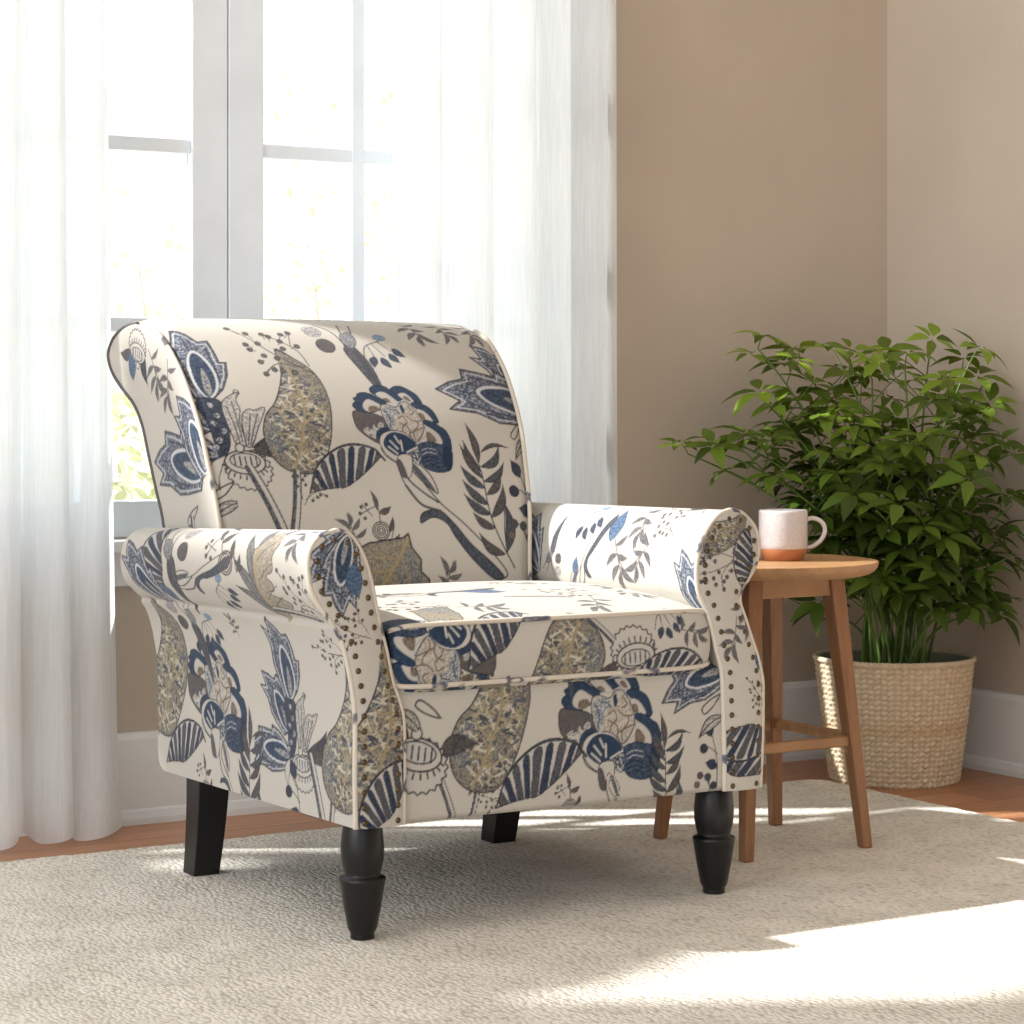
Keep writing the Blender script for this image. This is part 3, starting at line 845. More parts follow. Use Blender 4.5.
def window(idx, x0, x1, leaves, rows, cols):
    z0, z1 = WZ
    b = MB()                                            # casing and reveal lining
    cw = .065 if rows else .03
    b.box((x0 - min(cw, .032) if idx == 1 else x0 - cw, WY - .018, z0 - .004), (x0, WY, z1 + cw)); b.box((x1, WY - .018, z0 - .004), (x1 + (cw if idx == 1 else .0005), WY, z1 + cw)); b.box((x0, WY - .018, z1), (x1, WY, z1 + cw))
    fr = struct('window_%d' % idx, b, WINWHITE, bevel=.003)
    b = MB(); b.box((x0 - .031 * rows, WY - .05, z0 - .026), (x1 + .075 * rows, WY + .13, z0 - .002)); struct('sill', b, WHITE, fr, bevel=.004)
    b = MB(); b.box((x0 - .031 * rows, WY - .016, .466), (x1 + .06 * rows, WY, z0 - .026)); struct('apron', b, WHITE, fr, bevel=.003)
    lw = (x1 - x0) / leaves
    for k in range(leaves):
        a0, a1 = x0 + lw * k + (.0012 if k else 0), x0 + lw * (k + 1) - (.0012 if k < leaves - 1 else 0)
        st = .077 if rows else .02
        b = MB(); ya, yb = WY + .004, WY + .05
        b.box((a0, ya, z0), (a0 + st, yb, z1)); b.box((a1 - st, ya, z0), (a1, yb, z1))
        b.box((a0 + st, ya, z0), (a1 - st, yb, z0 + .072)); b.box((a0 + st, ya, z1 - .075), (a1 - st, yb, z1))
        s = struct('sash', b, WINWHITE, fr, bevel=.003)
        gx0, gx1 = a0 + st, a1 - st
        b = MB()
        for i in range(1, cols):
            c = gx0 + (gx1 - gx0) * i / cols
            b.box((c - .014, ya + .006, z0 + .072), (c + .014, yb - .006, z1 - .075))
        if rows:
            z = .978
            while z < z1 - .15:
                b.box((gx0, ya + .008, z - .014), (gx1, yb - .008, z + .014)); z += .357
        if b.v: struct('muntin', b, WINWHITE, s, bevel=.002)
        b = MB(); b.box((gx0, WY + .026, z0 + .07), (gx1, WY + .030, z1 - .073)); struct('glazing', b, GLASS, s)
window(1, W1[0], W1[1], 2, 1, 3)
window(2, W2[0], W2[1], 1, 0, 1)  # unseen second opening, added to let sun onto the seat and rug

# ------------------------------------------------------------------ rug
RZ = .010
b = MB(); rx0, rx1, ry0, ry1 = -.6, 3.252, 1.0, 4.125
per = []
def edge(p, q, n):
    for i in range(n):
        t = i / n; per.append((p[0] + (q[0] - p[0]) * t, p[1] + (q[1] - p[1]) * t))
edge((rx0, ry0), (rx1, ry0), 120); edge((rx1, ry0), (rx1, ry1), 260); edge((rx1, ry1), (rx0, ry1), 320); edge((rx0, ry1), (rx0, ry0), 90)
per = np.array(per); cen = np.array([(rx0 + rx1) / 2, (ry0 + ry1) / 2])
half = np.array([(rx1 - rx0) / 2, (ry1 - ry0) / 2])
rings = []
jit = [rnd.uniform(-.004, .004) for _ in per]
for off, z in ((0, 0.0005), (.003, .004), (0, .008), (-.006, RZ)):
    ring = []
    for p, j in zip(per, jit):
        e = p - cen; k = np.abs(e) / half
        # rounded corners
        d = np.maximum(half - np.abs(e), 0); rr = .05
        m_ = np.sign(e)
        q = np.abs(e).copy()
        if d[0] < rr and d[1] < rr:
            c = half - rr; v = q - c; L = np.linalg.norm(v)
            if L > rr: q = c + v * rr / L
        n_ = m_ * (k > .999) if (k > .999).any() else m_ * 0
        q = q * m_ + n_ * (off + j)
        ring.append((cen[0] + q[0], cen[1] + q[1], z))
    rings.append(ring)
b.loft(rings)
tag(b.build('rug', RUG, smooth=False), 'large cream looped wool rug under the armchair and side table', 'rug')

# ------------------------------------------------------------------ curtains
def curtain(name, x0, x1, folds, amp, y, label, flare, seed, zlo=.012, top=4.0):
    r = random.Random(seed); ns, nz = 260, 70
    ph = [r.uniform(-.5, .5) for _ in range(8)]
    v = []
    for i in range(nz + 1):
        f = i / nz; z = zlo + (top - zlo) * f
        for j in range(ns + 1):
            u = j / ns
            wv = 2 * math.pi * (folds * u + .10 * math.sin(3 * u * math.pi + ph[0]) * (1.2 - f) + .05 * math.sin(9 * u + ph[1] + 2 * f))
            low = (1 - f)
            yy = y + amp * (math.sin(wv) + .30 * math.sin(2 * wv + ph[2] + 1.2 * f) + .18 * math.sin(.5 * wv + ph[3])) * (.85 + .35 * low * math.sin(5 * u + ph[4]))
            xx = x0 + (x1 - x0) * u + amp * .45 * math.cos(wv) + flare[0] * low ** 2 * (1 - u) + flare[1] * low ** 2 * u
            zz = z + (.008 * math.sin(wv + 1) if i == 0 else 0)
            # hem rolls over the floor a little
            if f < .03: yy -= .02 * (1 - f / .03) * (.5 + .5 * math.sin(wv * .5 + ph[5]))
            v.append((xx, yy, zz))
    f_ = [(i * (ns + 1) + j, i * (ns + 1) + j + 1, (i + 1) * (ns + 1) + j + 1, (i + 1) * (ns + 1) + j) for i in range(nz) for j in range(ns)]
    m = MB(); m.add(v, f_)
    o = m.build(name, SHEER, smooth=True)
    tag(o, label, 'curtain', 'sheer white window curtains')
    return o
curtain('curtain', 1.425, 1.650, 3.0, .036, 4.290, 'sheer white curtain reaching the wooden floor left of the armchair', (-.03, .045), 3)
curtain('curtain', 2.302, 2.862, 5.5, .042, 4.300, 'sheer white curtain behind the right half of the armchair, edging the taupe wall', (0, .0), 8)
# rod carrying both curtains, above the frame of the picture
b = MB(); b.tube([(1.25, 4.29, 4.015), (1.5, 4.29, 4.015), (3.1, 4.29, 4.015)], .012, 12)
rod = b.build('curtain_rod', WHITE, smooth=True); tag(rod, 'slim white curtain rod above the window carrying the sheer curtains', 'curtain rod')
b = MB()
for x in (1.3, 2.99):
    b = MB(); b.box((x - .012, 4.28, 4.005), (x + .012, WY - .001, 4.025)); b.build('bracket', WHITE, rod)

# ------------------------------------------------------------------ armchair
CHX, CHY = 2.016, 3.2
chair = tag(empty('armchair', (CHX, CHY, RZ)), 'cream armchair with blue and gold floral print, rolled arms and black legs on the rug', 'armchair')

P, S, T, sec, nf = back_main()
BACKP = [('tulip', -.330, .490, -4, 1.14), ('goldleaf', -.178, .480, -4, 1.04), ('berries', -.186, .604, 0, 1.0), ('podstem', -.040, .585, 0, 1.02), ('drops', .040, .615, 0, 1.0),
         ('branch', .095, .262, 4, 1.15), ('peony', .020, .430, 0, .98), ('stripeleaf', -.108, .352, -8, .98), ('flowerlet', -.062, .262, 0, .9), ('fern', .178, .300, 4, .98), ('lotus', .292, .560, 22, 1.1), ('lotus', .232, .500, 66, 1.45),
         ('rosehip', .235, .255, 0, 1.0), ('serrated', -.038, .172, 0, 1.12), ('sprig', .135, .668, 0, 1.15), ('sprig', .200, .672, 25, 1.0, -1), ('sprig', .258, .668, 15, 1.1, -1), ('stem', -.262, .288, 14, 1.35), ('stem', -.216, .285, -18, 1.15),
         ('berries', -.178, .325, 20, .5, -1), ('curlleaf', -.345, .300, 0, 1.1), ('curlleaf', .262, .405, 8, 1.1), ('sprig', -.30, .77), ('blueleaf', -.1, .76, 40, .8), ('sprig', .0, .76, 30), ('berries', .15, .80, 80, .9), ('sprig', .065, .150, 150), ('sprig', -.115, .24, 190, .9)]
back = grids('backrest', PRINT, [(P, S, T, BACKP),
             (*back_side(-1), [('frill', -.840, .920, 160, 1.0), ('blueleaf', -.865, .885, 10, .9), ('sprig', -.755, .865, 10, 1.3), ('sprig', -.705, .84, -20, 1.2), ('lotus', -.672, .712, 75, 1.35), ('lotus', -.605, .765, 30, 1.1), ('curlleaf', -.62, .60, 0, 1.3), ('stem', -.61, .55, 0, 1.2)]),
             (*back_side(1, .004), [('lotus', -.66, .7, -70), ('sprig', -.74, .88), ('fern', -.64, .58)])], chair)
for sd in (-1, 1):
    xs = back_x
    for prof in (BACK_FRONT, BACK_REAR):
        b = MB()
        q, _ = resample(cr(prof), .008)
        q = q[q[:, 1] > .40]
        if prof is BACK_FRONT: q = q[q[:, 1] < .962]
        xx = np.array([xs(z)[0 if sd < 0 else 1] for z in q[:, 1]])
        zz = q[:, 1] - .010 * sstep(.86, .96, q[:, 1])
        b.tube(np.stack([xx + sd * .001, q[:, 0], zz + .0], 1), .0042, 8)
        b.build('piping', PIPE if prof is BACK_FRONT else DPIPE, back, smooth=True)

for inn, out, sgn, tilt in ((L_IN, L_OUT, -1, .03), (R_IN, R_OUT, 1, .012)):
    P, S, T, s_, half_ = arm_sweep(inn, out, sgn, tilt)
    if sgn < 0:
        pl = [('featherleaf', -.185, .085, 6, 1.05), ('branch', -.40, .085, 70, .80), ('stripeleaf', -.585, .105, 60, .95), ('lotus', -.655, .07, 20, .95), ('blueleaf', -.500, .20, 150, .95), ('blueleaf', -.575, .030, 20, .9), ('podstem', -.490, .075, 14, .9, -1), ('flowerlet', -.315, .120, 30, 1.1), ('frill', -.40, .215, 180, .9),
              ('sprig', -.265, .215, 30), ('stem', -.105, .012, 75, .9), ('berries', -.06, .05, 0, .6), ('drops', -.325, .045, 20, .8), ('sprig', -.055, .14, -20, 1.0),
              ('peony', -.520, -.170, 6, 1.0), ('goldleaf', -.725, -.125, -8, 1.02), ('tulip', -.222, -.148, -2, .90), ('fern', -.372, -.285, 0, .78), ('stripeleaf', -.655, -.262, -8, .85), ('rosehip', -.225, -.330, 0, .85), ('drops', -.500, -.050, -5, .8), ('podstem', -.585, -.075, 4, .8),
              ('stem', -.125, -.285, 12, 1.15), ('stem', -.075, -.285, -14, .9), ('goldleaf', -.015, -.170, -8, .98), ('flowerlet', -.57, -.305, 0, .7), ('branch', -.455, -.310, -10, .62), ('berries', -.052, -.055, 40, .5), ('sprig', -.395, -.03, 170, .6), ('berries', -.045, -.27, 0, .4)]
    else:
        h = s_[half_]
        g = lambda y, tt: (-y, tt)
        # on this arm the visible cloth runs from the seat up to the top of the roll
        T = s_[None] + 0 * S
        pl = [('lotus', -.530, .41, 30, .95), ('blueleaf', -.262, .445, 0, 1.0), ('drops', -.345, .455, 0, .9), ('branch', -.335, .39, 110, .75), ('sprig', -.185, .445, 0, 1.2), ('sprig', -.225, .375, 10, 1.3), ('sprig', -.165, .385, -20, 1.2, -1), ('podstem', -.43, .40, 160, .55), ('blueleaf', -.365, .365, -20, .5),
              ('lotus', -.015, .345, 10, .85), ('berries', -.12, .46, 0, .6), ('peony', -.35, .62, 0), ('fern', -.10, .58, 20, .8), ('tulip', -.45, .87, 180), ('goldleaf', -.15, .87, 10)]
    arm = grids('arm', PRINT, [(P, S, T, pl, 1.28 if sgn < 0 else 1.0)], chair)
    ne = MB(); q = P[-1, ::6]; ne.add([tuple(p) for p in q], [tuple(range(len(q)))]); ne.build('arm_end', PIPE, arm)
    fr = grids('arm_front', PRINT, [(*arm_front(inn, out), [('lotus', -.408, .590, 120, .72), ('lotus', -.395, .560, 165, .78), ('blueleaf', -.372, .550, 190, .8), ('goldleaf', -.328, .330, -4, 1.0), ('stripeleaf', -.318, .222, 20, .85), ('berries', -.382, .475, 20, .45)] if sgn < 0 else
              [('goldleaf', .300, .605, -60, .5), ('stripeleaf', .350, .560, 55, .62), ('berries', .285, .54, 60, .6), ('sprig', .325, .425, -30, .9), ('sprig', .352, .46, 40, .9, -1), ('blueleaf', .385, .40, -15, .8), ('stripeleaf', .350, .225, -40, .95), ('stripeleaf', .345, .262, 150, .85), ('berries', .375, .335, 0, .4)])], arm)
    o_ = outline_front(inn, out)
    b = MB(); b.tube(np.stack([o_[:, 0], 0 * o_[:, 0] - .003, o_[:, 1]], 1), .0042, 8); b.build('piping', PIPE, fr, smooth=True)
    # nailheads follow the edge of the front panel
    o_ = outline_front(inn, out, .0125); o_ = o_[(o_[:, 1] > .186)]
    pts, _ = resample(o_, .0232)
    nail_me = None
    for p in pts:
        if nail_me is None:
            m = MB(); m.lathe([(.0047, .0), (.0048, .0008), (.0042, .0018), (.0033, .0026), (.0020, .0033), (.0007, .0036)], 12, cap=True)
            no = m.build('nailhead', BRASS, fr, smooth=True); nail_me = no.data
        else:
            no = bpy.data.objects.new('nailhead', nail_me); COL.objects.link(no); no.parent = fr
        no.rotation_euler = (math.pi / 2, 0, 0)
        no.location = (p[0], -.0085, p[1])

P, S, T, csec = cushion()
cu = grids('seat_cushion', PRINT, [(P, S, T, [('peony', -.225, .050, 180, 1.0), ('stripeleaf', -.118, .082, 10, .95), ('goldleaf', -.002, -.035, 176, 1.02), ('frill', .120, .035, 184, 1.05), ('drops', .200, .085, 0, .7), ('stripeleaf', .205, .002, -30, .8), ('sprig', .245, .060, 60, .9),
        ('stem', .055, .085, 40, .8), ('berries', -.16, -.015, 0, .5), ('blueleaf', .10, -.022, 80, .7), ('serrated', -.12, -.025, 0, .6),
        ('branch', -.10, .33, 60, .9), ('blueleaf', -.03, .30, 70, 1.2), ('berries', .10, .25, 0, .8), ('rosehip', -.22, .34, 60, .8), ('sprig', .22, .22, 20, 1.2), ('stem', .03, .22, 70, 1.0), ('sprig', .10, .15, -40, 1.2), ('berries', -.22, .20, 30, .8), ('sprig', -.10, .17, 60, 1.1), ('drops', .2, .33, 60, .9), ('flowerlet', .1, .42, 30, 1.0), ('serrated', -.2, .15, 80, .7)])], chair)
def cush_edge(ci):
    P_ = P[:, ci].copy(); P_[:, 1] -= .002
    return P_[::4]
i_top = int(np.argmin(np.abs(csec[:, 0] + .001) + np.abs(csec[:, 1] - .4775) * 3)); i_bot = int(np.argmin(np.abs(csec[:, 0] + .004) + np.abs(csec[:, 1] - .384) * 3))
for ci in (i_top, i_bot):
    b = MB(); b.tube(cush_edge(ci), .0040, 8); b.build('piping', PIPE, cu, smooth=True)

fr_ = grids('front_rail', PRINT, [(*rail(), [('peony', .090, .298, 2, 1.02), ('stripeleaf', -.040, .235, -6, 1.05), ('stem', -.160, .200, -18, .7), ('stem', -.208, .205, 14, .85), ('goldleaf', -.128, .345, -8, 1.02), ('frill', -.252, .268, -14, 1.25), ('fern', .205, .215, 4, .70), ('rosehip', .277, .215, 0, .72),
        ('curlleaf', .283, .305, 0, 1.1), ('lotus', .255, .362, 100, .9), ('flowerlet', .012, .195, 0, .65), ('podstem', .005, .395, -10, .45), ('berries', -.135, .205, 30, .4), ('branch', .115, .165, -10, .5), ('curlleaf', -.262, .345, -70, 1.2)])], chair)
b = MB(); b.box((-.366, .03, .176), (.380, .745, .181)); b.build('base_cloth', plain('black_base_cloth', hexlin(30, 29, 30), .9), chair)
b = MB(); b.box((-.30, .06, .20), (.29, .50, .365)); b.build('seat_deck', PIPE, chair)

LEGP = [(.026, .186), (.029, .180), (.0315, .160), (.0335, .140), (.0325, .120), (.0290, .104), (.0275, .099), (.0285, .096), (.0350, .094), (.0358, .090), (.0345, .085), (.0290, .050), (.0225, .016), (.0190, .010), (.0180, .006), (.0190, .003), (.0180, .0)]
lq = [(r, z) for r, z in LEGP]
for x in (-.328, .330):
    b = MB(); b.lathe(lq, 40, cap=True); b.build('front_leg', BLACK, chair, smooth=True, loc=(x, .052, 0)).data.polygons[-1].use_smooth = False
for x in (-.336, .262):
    b = MB(); rings = []
    for t in np.linspace(0, 1, 10):
        z = .182 * t; off = .03 * (1 - t) ** 1.6 + .0; hw = .024 + .005 * t
        yc = .612 + off
        rings.append([(x - hw, yc - hw, z), (x + hw, yc - hw, z), (x + hw, yc + hw, z), (x - hw, yc + hw, z)])
    b.loft(rings); b.build('rear_leg', BLACK, chair, bevel=.002)

# ------------------------------------------------------------------ side table
TX, TY, TZ = 2.686, 3.573, .5335
table = tag(empty('side_table', (TX, TY, RZ)), 'small round brown wooden side table standing beside the right arm of the armchair', 'table')
zt = TZ - RZ
b = MB(); b.lathe([(.0005, zt - .026), (.16, zt - .026), (.190, zt - .025), (.200, zt - .022), (.208, zt - .017), (.2130, zt - .011), (.2150, zt - .004), (.2150, zt - .001), (.2140, zt), (.15, zt), (.0005, zt)], 96)
b.build('tabletop', WOODX, table, smooth=True).modifiers.new('e', 'EDGE_SPLIT').split_angle = .5
def splay(sx, sy, z): k = .092 + (.135 - .092) * (1 - z / (zt - .026)); return sx * k, sy * k
for sx in (-1, 1):
    for sy in (-1, 1):
        b = MB(); rings = []
        for z in (0, .02, zt * .5, zt - .0262):
            x, y = splay(sx, sy, z); h = .0105 + .0065 * z / zt
            rings.append([(x - h, y - h, z), (x + h, y - h, z), (x + h, y + h, z), (x - h, y + h, z)])
        b.loft(rings); b.build('leg', WOODZ, table, bevel=.003)
za0, za1 = zt - .062, zt - .0262
for sy in (-1, 1):
    b = MB(); x, y = splay(1, sy, za0); b.box((-x + .008, y - .009, za0), (x - .008, y + .009, za1)); b.build('apron', WOODX, table, bevel=.002)
    b = MB(); x, y = splay(sy, 1, za0); b.box((x - .009, -y + .008, za0), (x + .009, y - .008, za1)); b.build('apron', WOODX, table, bevel=.002)
for sy in (-1, 1):
    x, y = splay(1, sy, .2)
    b = MB(); b.box((-x + .006, y - .007, .185), (x - .006, y + .007, .205)); b.build('stretcher', WOODX, table, bevel=.004)
    x, y = splay(sy, 1, .2)
    b = MB(); b.box((x - .007, -y + .006, .190), (x + .007, y - .006, .210)); b.build('stretcher', WOODX, table, bevel=.004)

# ------------------------------------------------------------------ mug
mx, my = .857 * .502 + .515 * 4.447, -.515 * .502 + .857 * 4.447
mug = tag(empty('mug', (mx, my, TZ), math.radians(-31)), 'white speckled mug with bare terracotta base standing on the side table', 'mug')
b = MB(); b.lathe([(.0437, .0215), (.0447, .023), (.0450, .03), (.0452, .088), (.0446, .0925), (.0432, .0932), (.0420, .0922), (.0415, .088), (.0412, .02), (.036, .012), (.0005, .010)], 64); b.build('body', GLAZE, mug, smooth=True)
b = MB(); b.lathe([(.0005, .0), (.036, .0), (.0375, .0012), (.0445, .0215), (.0440, .0225), (.030, .021)], 64); tag(b.build('base', CLAY, mug, smooth=True), 'bare terracotta base')
b = MB(); hp = cr([(.040, 0, .074), (.056, 0, .0775), (.072, 0, .070), (.0775, 0, .055), (.071, 0, .038), (.056, 0, .026), (.041, 0, .022)], n=8)
p = np.asarray(hp); rings = []
t_ = np.gradient(p, axis=0); t_ /= np.linalg.norm(t_, axis=1)[:, None]
for q, t in zip(p, t_):
    n_ = np.array([t[2], 0, -t[0]])
    rings.append([q + n_ * .0042 * math.cos(a) + np.array([0, .0062 * math.sin(a), 0]) for a in np.linspace(0, 2 * math.pi, 12, endpoint=False)])
b.loft(rings); b.build('handle', GLAZE, mug, smooth=True)

# ------------------------------------------------------------------ basket
BX, BY = 3.425, 4.075
bask = tag(empty('basket', (BX, BY, 0)), 'round woven straw basket on the wooden floor in the room corner', 'basket')
nu, nv = 576, 168; h = .268; v = []; cs = []
straw, band, gap_shade = np.array(hexlin(224, 206, 176)), np.array(hexlin(196, 168, 128)), np.array(hexlin(150, 120, 86))
for i in range(nv + 1):
    z = h * i / nv; r0 = .139 + .033 * (z / h) ** .9
    for j in range(nu):
        a = 2 * math.pi * j / nu; cu_ = a / (2 * math.pi) * 72 + .12 * math.sin(i * .9); cv = z / h * 24 + .10 * math.sin(j * .37)
        wv = (abs(math.sin(math.pi * cv)) ** .5) * (abs(math.sin(math.pi * cu_)) ** .5) * (.75 + .25 * math.sin(math.floor(cu_) * 2.3 + math.floor(cv) * 4.1))
        r = r0 + .0048 * wv - .001
        v.append((r * math.cos(a), r * math.sin(a), z))
        c = straw * 1.0
        c = c * (1 - .45 * (1 - min(1, wv * 1.5))) + gap_shade * .45 * (1 - min(1, wv * 1.5))  # shade between the strands tinted into the straw colour
        f = math.exp(-((z - .125) / .014) ** 2)
        c = c * (1 - .6 * f) + band * .6 * f
        cs.append(tuple(c[:3]) + (1,))
f_ = [(i * nu + j, i * nu + (j + 1) % nu, (i + 1) * nu + (j + 1) % nu, (i + 1) * nu + j) for i in range(nv) for j in range(nu)]
b = MB(); b.add(v, f_); b.c = cs; b.build('body', STRAW, bask, smooth=True)
b = MB()
for k in range(2):
    b.tube([((.1715 + .002 * math.sin(60 * a + k * 3)) * math.cos(a), (.1715 + .002 * math.sin(60 * a + k * 3)) * math.sin(a), h - .002 + .0025 * math.sin(60 * a + 1.5 + k * 3)) for a in np.linspace(0, 2 * math.pi, 361)], .0042, 8, cap=False)
b.c = [tuple(straw[:3] * .96) + (1,)] * len(b.v); b.build('rim', STRAW, bask, smooth=True)
b = MB(); b.lathe([(.1665, h - .002), (.1640, h - .03), (.150, .12), (.138, .02), (.0005, .015)], 64); tag(b.build('liner', LINER, bask, smooth=True), 'grey-green inner liner')
b = MB(); b.lathe([(.156, .205), (.1, .214), (.05, .218), (.0005, .218)], 48); tag(b.build('soil', SOIL, bask, smooth=True), 'dark potting soil')

# ------------------------------------------------------------------ plant
C31, S31 = math.cos(math.radians(31)), math.sin(math.radians(31))
plant = tag(empty('potted_plant', (BX, BY, .214)), 'leafy green plant with many thin canes growing out of the straw basket', 'plant')
pr = random.Random(5)
def leaflet(mb, base, d, up, L, w, col, droop):
    d = d / np.linalg.norm(d); sd = np.cross(d, up)
    if np.linalg.norm(sd) < 1e-3: sd = np.array([1.0, 0, 0])
    sd /= np.linalg.norm(sd); nn = np.cross(sd, d)
    v = []; us = (0, .12, .35, .6, .82, 1); ws = (.10, .55, 1, .88, .45, 0.02)
    for u, k in zip(us, ws):
        c = base + d * L * u + nn * (-droop * L * u * u)
        e = sd * (w / 2 * k); fold = nn * (w * .12 * k)
        v += [c - e + fold, c, c + e + fold]
    f = []
    for i in range(5):
        for j in range(2): f.append((i * 3 + j, i * 3 + j + 1, i * 3 + j + 4, i * 3 + j + 3))
    mb.add(v, f, col)
def whorl(fol, stem, p0, dirn, plen, n, L, young):
    dirn = dirn / np.linalg.norm(dirn)
    p1 = p0 + dirn * plen + np.array([0, 0, .015])
    stem.tube([p0, p0 + dirn * plen * .5 + np.array([0, 0, .012]), p1], [.0016, .0013, .0011], 5, cap=False)
    ax = dirn * .35 + np.array([pr.uniform(-.25, .25), pr.uniform(-.25, .25) - .15, .75]); ax /= np.linalg.norm(ax)
    a = np.cross(ax, [0, 0, 1.0]) if abs(ax[2]) < .95 else np.array([1.0, 0, 0]); a /= np.linalg.norm(a); b_ = np.cross(ax, a)
    off = pr.uniform(0, 6.28)
    for k in range(n):
        t = off + 2 * math.pi * k / n + pr.uniform(-.2, .2)
        r = math.cos(t) * a + math.sin(t) * b_
        dd = r * 1.0 + ax * pr.uniform(-.15, .25) + dirn * .2
        g = pr.random()
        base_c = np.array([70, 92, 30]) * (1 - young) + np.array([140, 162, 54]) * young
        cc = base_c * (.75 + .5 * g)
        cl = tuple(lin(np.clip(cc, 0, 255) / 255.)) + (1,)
        l = L * pr.uniform(.75, 1.15)
        q0 = p1; q1 = p1 + dd / np.linalg.norm(dd) * .010
        leaflet(fol, q1, dd, ax, l, l * pr.uniform(.40, .52), cl, pr.uniform(.10, .60))
TIPS = [(758,335,.0),(800,345,.08),(838,345,-.05),(872,365,.0),(930,338,.05),(972,345,-.05),(990,372,.02),(905,352,-.12),(688,440,-.10),(722,440,-.14),(765,388,-.05),(742,432,-.1),(1003,400,.0),(1014,440,-.05),(1012,492,-.1),
        (1008,530,-.05),(985,565,-.15),(965,600,-.2),(990,610,-.1),(815,610,.12),(850,585,-.2),(880,500,-.25),(842,470,-.2),(920,520,-.22),(900,440,-.18),(858,425,-.1),(940,425,-.15),(962,475,-.2),(815,500,-.05),(785,470,0),(830,400,.0),(880,395,.1),(950,390,.1),(790,420,.05),(905,590,-.22),(870,545,-.1),(935,555,-.2)]
for ti, (px, py, dd) in enumerate(TIPS):
    D = 5.262 + dd; Xc = (px - 512) / 2400 * D
    tip = np.array([C31 * Xc + S31 * D, -S31 * Xc + C31 * D, .83 + (400 - py) / 2400 * D - .03])
    tip[0] = min(tip[0], 3.60); tip[1] = min(tip[1], 4.30)
    tip = tip - np.array([BX, BY, .214])
    a = pr.uniform(0, 6.28); rr = .075 * math.sqrt(pr.random())
    hd = tip[:2] / max(np.linalg.norm(tip[:2]), 1e-3)
    base = np.array([rr * math.cos(a) + hd[0] * .02, rr * math.sin(a) + hd[1] * .02, -.004])
    c1 = base + np.array([hd[0] * .02, hd[1] * .02, max(.12, tip[2] * .5)]); 
    c2 = base * .3 + tip * .7 + np.array([0, 0, .05 + .05 * pr.random()]) - np.array([tip[0] * .12, tip[1] * .12, 0])
    t = np.linspace(0, 1, 18)[:, None]
    path = (1 - t) ** 3 * base + 3 * (1 - t) ** 2 * t * c1 + 3 * (1 - t) * t * t * c2 + t ** 3 * tip
    st = MB(); fo = MB()
    st.tube(path, np.linspace(.0042, .0018, 18), 6)
    top = tip[2] > .45
    whs = pr.randint(6, 8)
    for k in range(whs):
        u = 1 - (k / whs) ** 1.0 * (.66 if tip[2] > .3 else .5)
        i = int(u * 17); p0 = path[i]
        ang = k * 2.4 + ti
        out = np.array([math.cos(ang), math.sin(ang), .35 + .3 * pr.random()])
        out[:2] += hd * .35
        pl_ = pr.uniform(.05, .12) if k else .02
        q = p0 + out / np.linalg.norm(out) * pl_
        if q[0] + BX > 3.61: out[0] = -abs(out[0])
        if q[1] + BY > 4.32: out[1] = -abs(out[1])
        q = p0 + out / np.linalg.norm(out) * pl_
        if q[2] < .12: continue
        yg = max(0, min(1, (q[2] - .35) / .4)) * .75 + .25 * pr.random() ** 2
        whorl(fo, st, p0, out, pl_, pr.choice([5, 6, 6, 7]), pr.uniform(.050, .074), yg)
    s = st.build('cane', CANE, plant, smooth=True)
    fo.build('foliage', LEAF, s, smooth=True)

# ------------------------------------------------------------------ the garden outside
b = MB(); b.box((-14, WY + .2, -.5), (26, 26, -.42)); struct('ground', b, LAWN)
def tree(name, x, y, h, r, seed, c1, c2, n, label, cat, low=.25, size=.11):
    q = random.Random(seed); t = tag(empty(name, (x, y, -.42)), label, cat, 'pale trees and shrubs in the garden')
    tr = MB(); fo = MB()
    tr.tube([(0, 0, 0), (.04 * h, 0, h * .4), (0, .03 * h, h * .8)], [.012 * h + .01, .008 * h + .008, .006], 8)
    for k in range(6):
        a = k * 2.4; z = h * (low + .5 * k / 6)
        tr.tube([(0, 0, z), (r * .4 * math.cos(a), r * .4 * math.sin(a), z + .12 * h), (r * .85 * math.cos(a), r * .85 * math.sin(a), z + .18 * h)], [.010, .007, .003], 5)
    for k in range(n):
        u = q.gauss(0, 1), q.gauss(0, 1), q.gauss(0, 1); L = math.sqrt(sum(e * e for e in u)); R = q.random() ** .4
        c = np.array([u[0] / L * r * R, u[1] / L * r * R, h * (low + 1) / 2 + u[2] / L * R * h * (1 - low) / 2])
        g = q.random(); cc = np.array(c1) * (1 - g) + np.array(c2) * g
        d = np.array([q.uniform(-1, 1), q.uniform(-1, 1), q.uniform(-.8, .5)])
        leaflet(fo, c, d, np.array([q.uniform(-.4, .4), q.uniform(-.4, .4), 1.0]), size * q.uniform(.6, 1.3), size * .55, tuple(lin(cc / 255.)) + (1,), .2)
    tr.build('trunk', BARK, t, smooth=True); fo.build('foliage', OUTLEAF, t, smooth=True)
PALE = ((208, 203, 176), (228, 225, 206))
tree('tree', 4.89, 9.89, 2.45, .9, 1, *PALE, 1500, 'pale yellow leafy tree seen through the panes right of the centre post', 'tree', .12, .06)
tree('tree', 7.98, 15.0, 4.2, 1.3, 2, *PALE, 1300, 'taller faint tree at the edge of the right curtain', 'tree', .2, .08)
tree('tree', 5.35, 13.1, 2.7, 1.2, 3, *PALE, 1500, 'pale leafy tree seen through the panes left of the centre post', 'tree', .1, .07)
tree('shrub', 3.03, 7.51, 1.3, .6, 4, (188, 192, 148), (214, 215, 184), 1500, 'yellow-green shrub low in the left panes beside the chair back', 'shrub', .05, .07)
tree('shrub', 4.17, 8.57, 1.5, .6, 5, (204, 200, 168), (224, 221, 198), 1500, 'pale shrub low behind the chair back, right of the centre post', 'shrub', .05, .08)

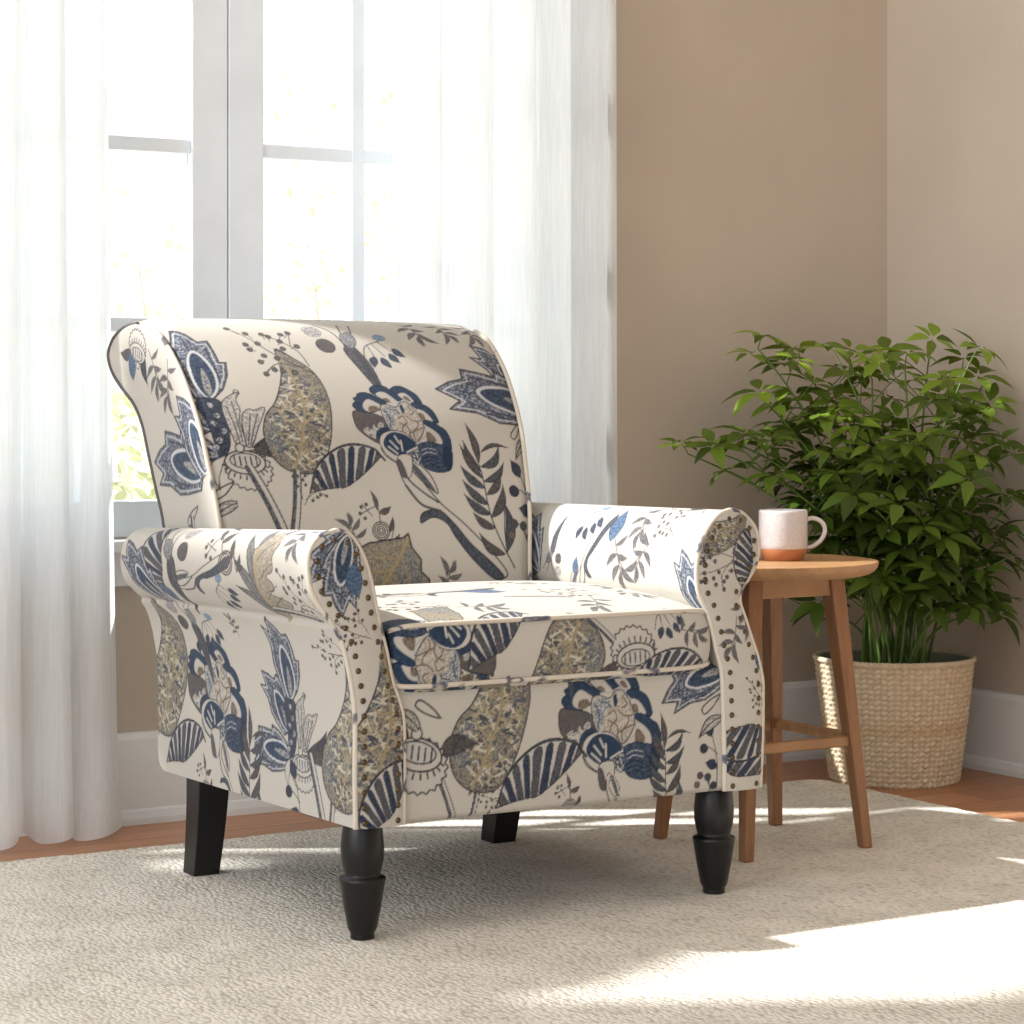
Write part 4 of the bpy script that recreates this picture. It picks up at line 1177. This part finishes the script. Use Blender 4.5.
blocker = tag(empty('sun_blocker', (-2.3, 5.2, -.42)), 'unseen pale block with a slot, added outside the window to block sun', 'sun blocker')  # unseen block, added and shaped to keep sun off the chair's left side
prof = [(4.62, -.42), (4.62, 3.44), (4.88, 3.72), (5.40, 3.75), (5.46, 3.90), (5.57, 4.07), (5.57, -.42)]
b = MB(); b.loft([[(x, y - 5.2, z + .42) for y, z in prof] for x in (-.9, .9)]); b.build('wall', CEIL, blocker)
b = MB(); b.loft([[(x, y - 5.2, z + .42) for y, z in [(5.572, 3.69), (5.83, 3.69), (5.83, 4.16), (5.572, 4.09)]] for x in (-.9, .9)])
b.build('blocker_top', BARK, blocker)
b = MB(); b.box((-.9, .3705, 0), (.9, .63, 3.65)); b.build('blocker_base', CEIL, blocker)
for x in (-.84, .84):
    b = MB(); b.box((x - .04, .54, 3.651), (x + .04, .62, 4.109)); b.build('post', BARK, blocker)

# ------------------------------------------------------------------ light, sky, camera
KX, KY = .95, .53
sd = bpy.data.lights.new('sun', 'SUN'); sd.energy = 5.0; sd.angle = math.radians(1.2); sd.color = (1.0, .992, .978)
so = bpy.data.objects.new('sun', sd); COL.objects.link(so)
from mathutils import Vector
so.rotation_euler = Vector((KX, -KY, -1)).to_track_quat('-Z', 'Y').to_euler(); so.location = (-2, 8, 6)
ld = bpy.data.lights.new('added_left_fill', 'AREA'); ld.shape = 'RECTANGLE'; ld.size = 2.4; ld.size_y = 3.2; ld.energy = 55; ld.color = (.95, .975, 1)  # area light added as fill from the left; no window stands there
lo = bpy.data.objects.new('added_left_fill', ld); COL.objects.link(lo); lo.location = (-3.1, 1.6, 1.6); lo.rotation_euler = (0, -math.pi / 2, 0)
wd = bpy.data.worlds.new('sky'); scn.world = wd; wd.use_nodes = True
wb = wd.node_tree.nodes['Background']; wb.inputs[0].default_value = (.89, .945, 1.0, 1); wb.inputs[1].default_value = .88

cd = bpy.data.cameras.new('camera'); cam = bpy.data.objects.new('camera', cd); COL.objects.link(cam)
cam.location = (0, 0, .83); cam.rotation_euler = (math.pi / 2, 0, math.radians(-31))
cd.sensor_width = 36; cd.lens = 2400 / 1024 * 36; cd.shift_y = -(512 - 400) / 1024; cd.clip_start = .05
scn.camera = cam
vs_ = scn.view_settings
vs_.view_transform = 'Standard'; vs_.look = 'None'; vs_.gamma = 1; vs_.use_curve_mapping = False; vs_.exposure = 0.76
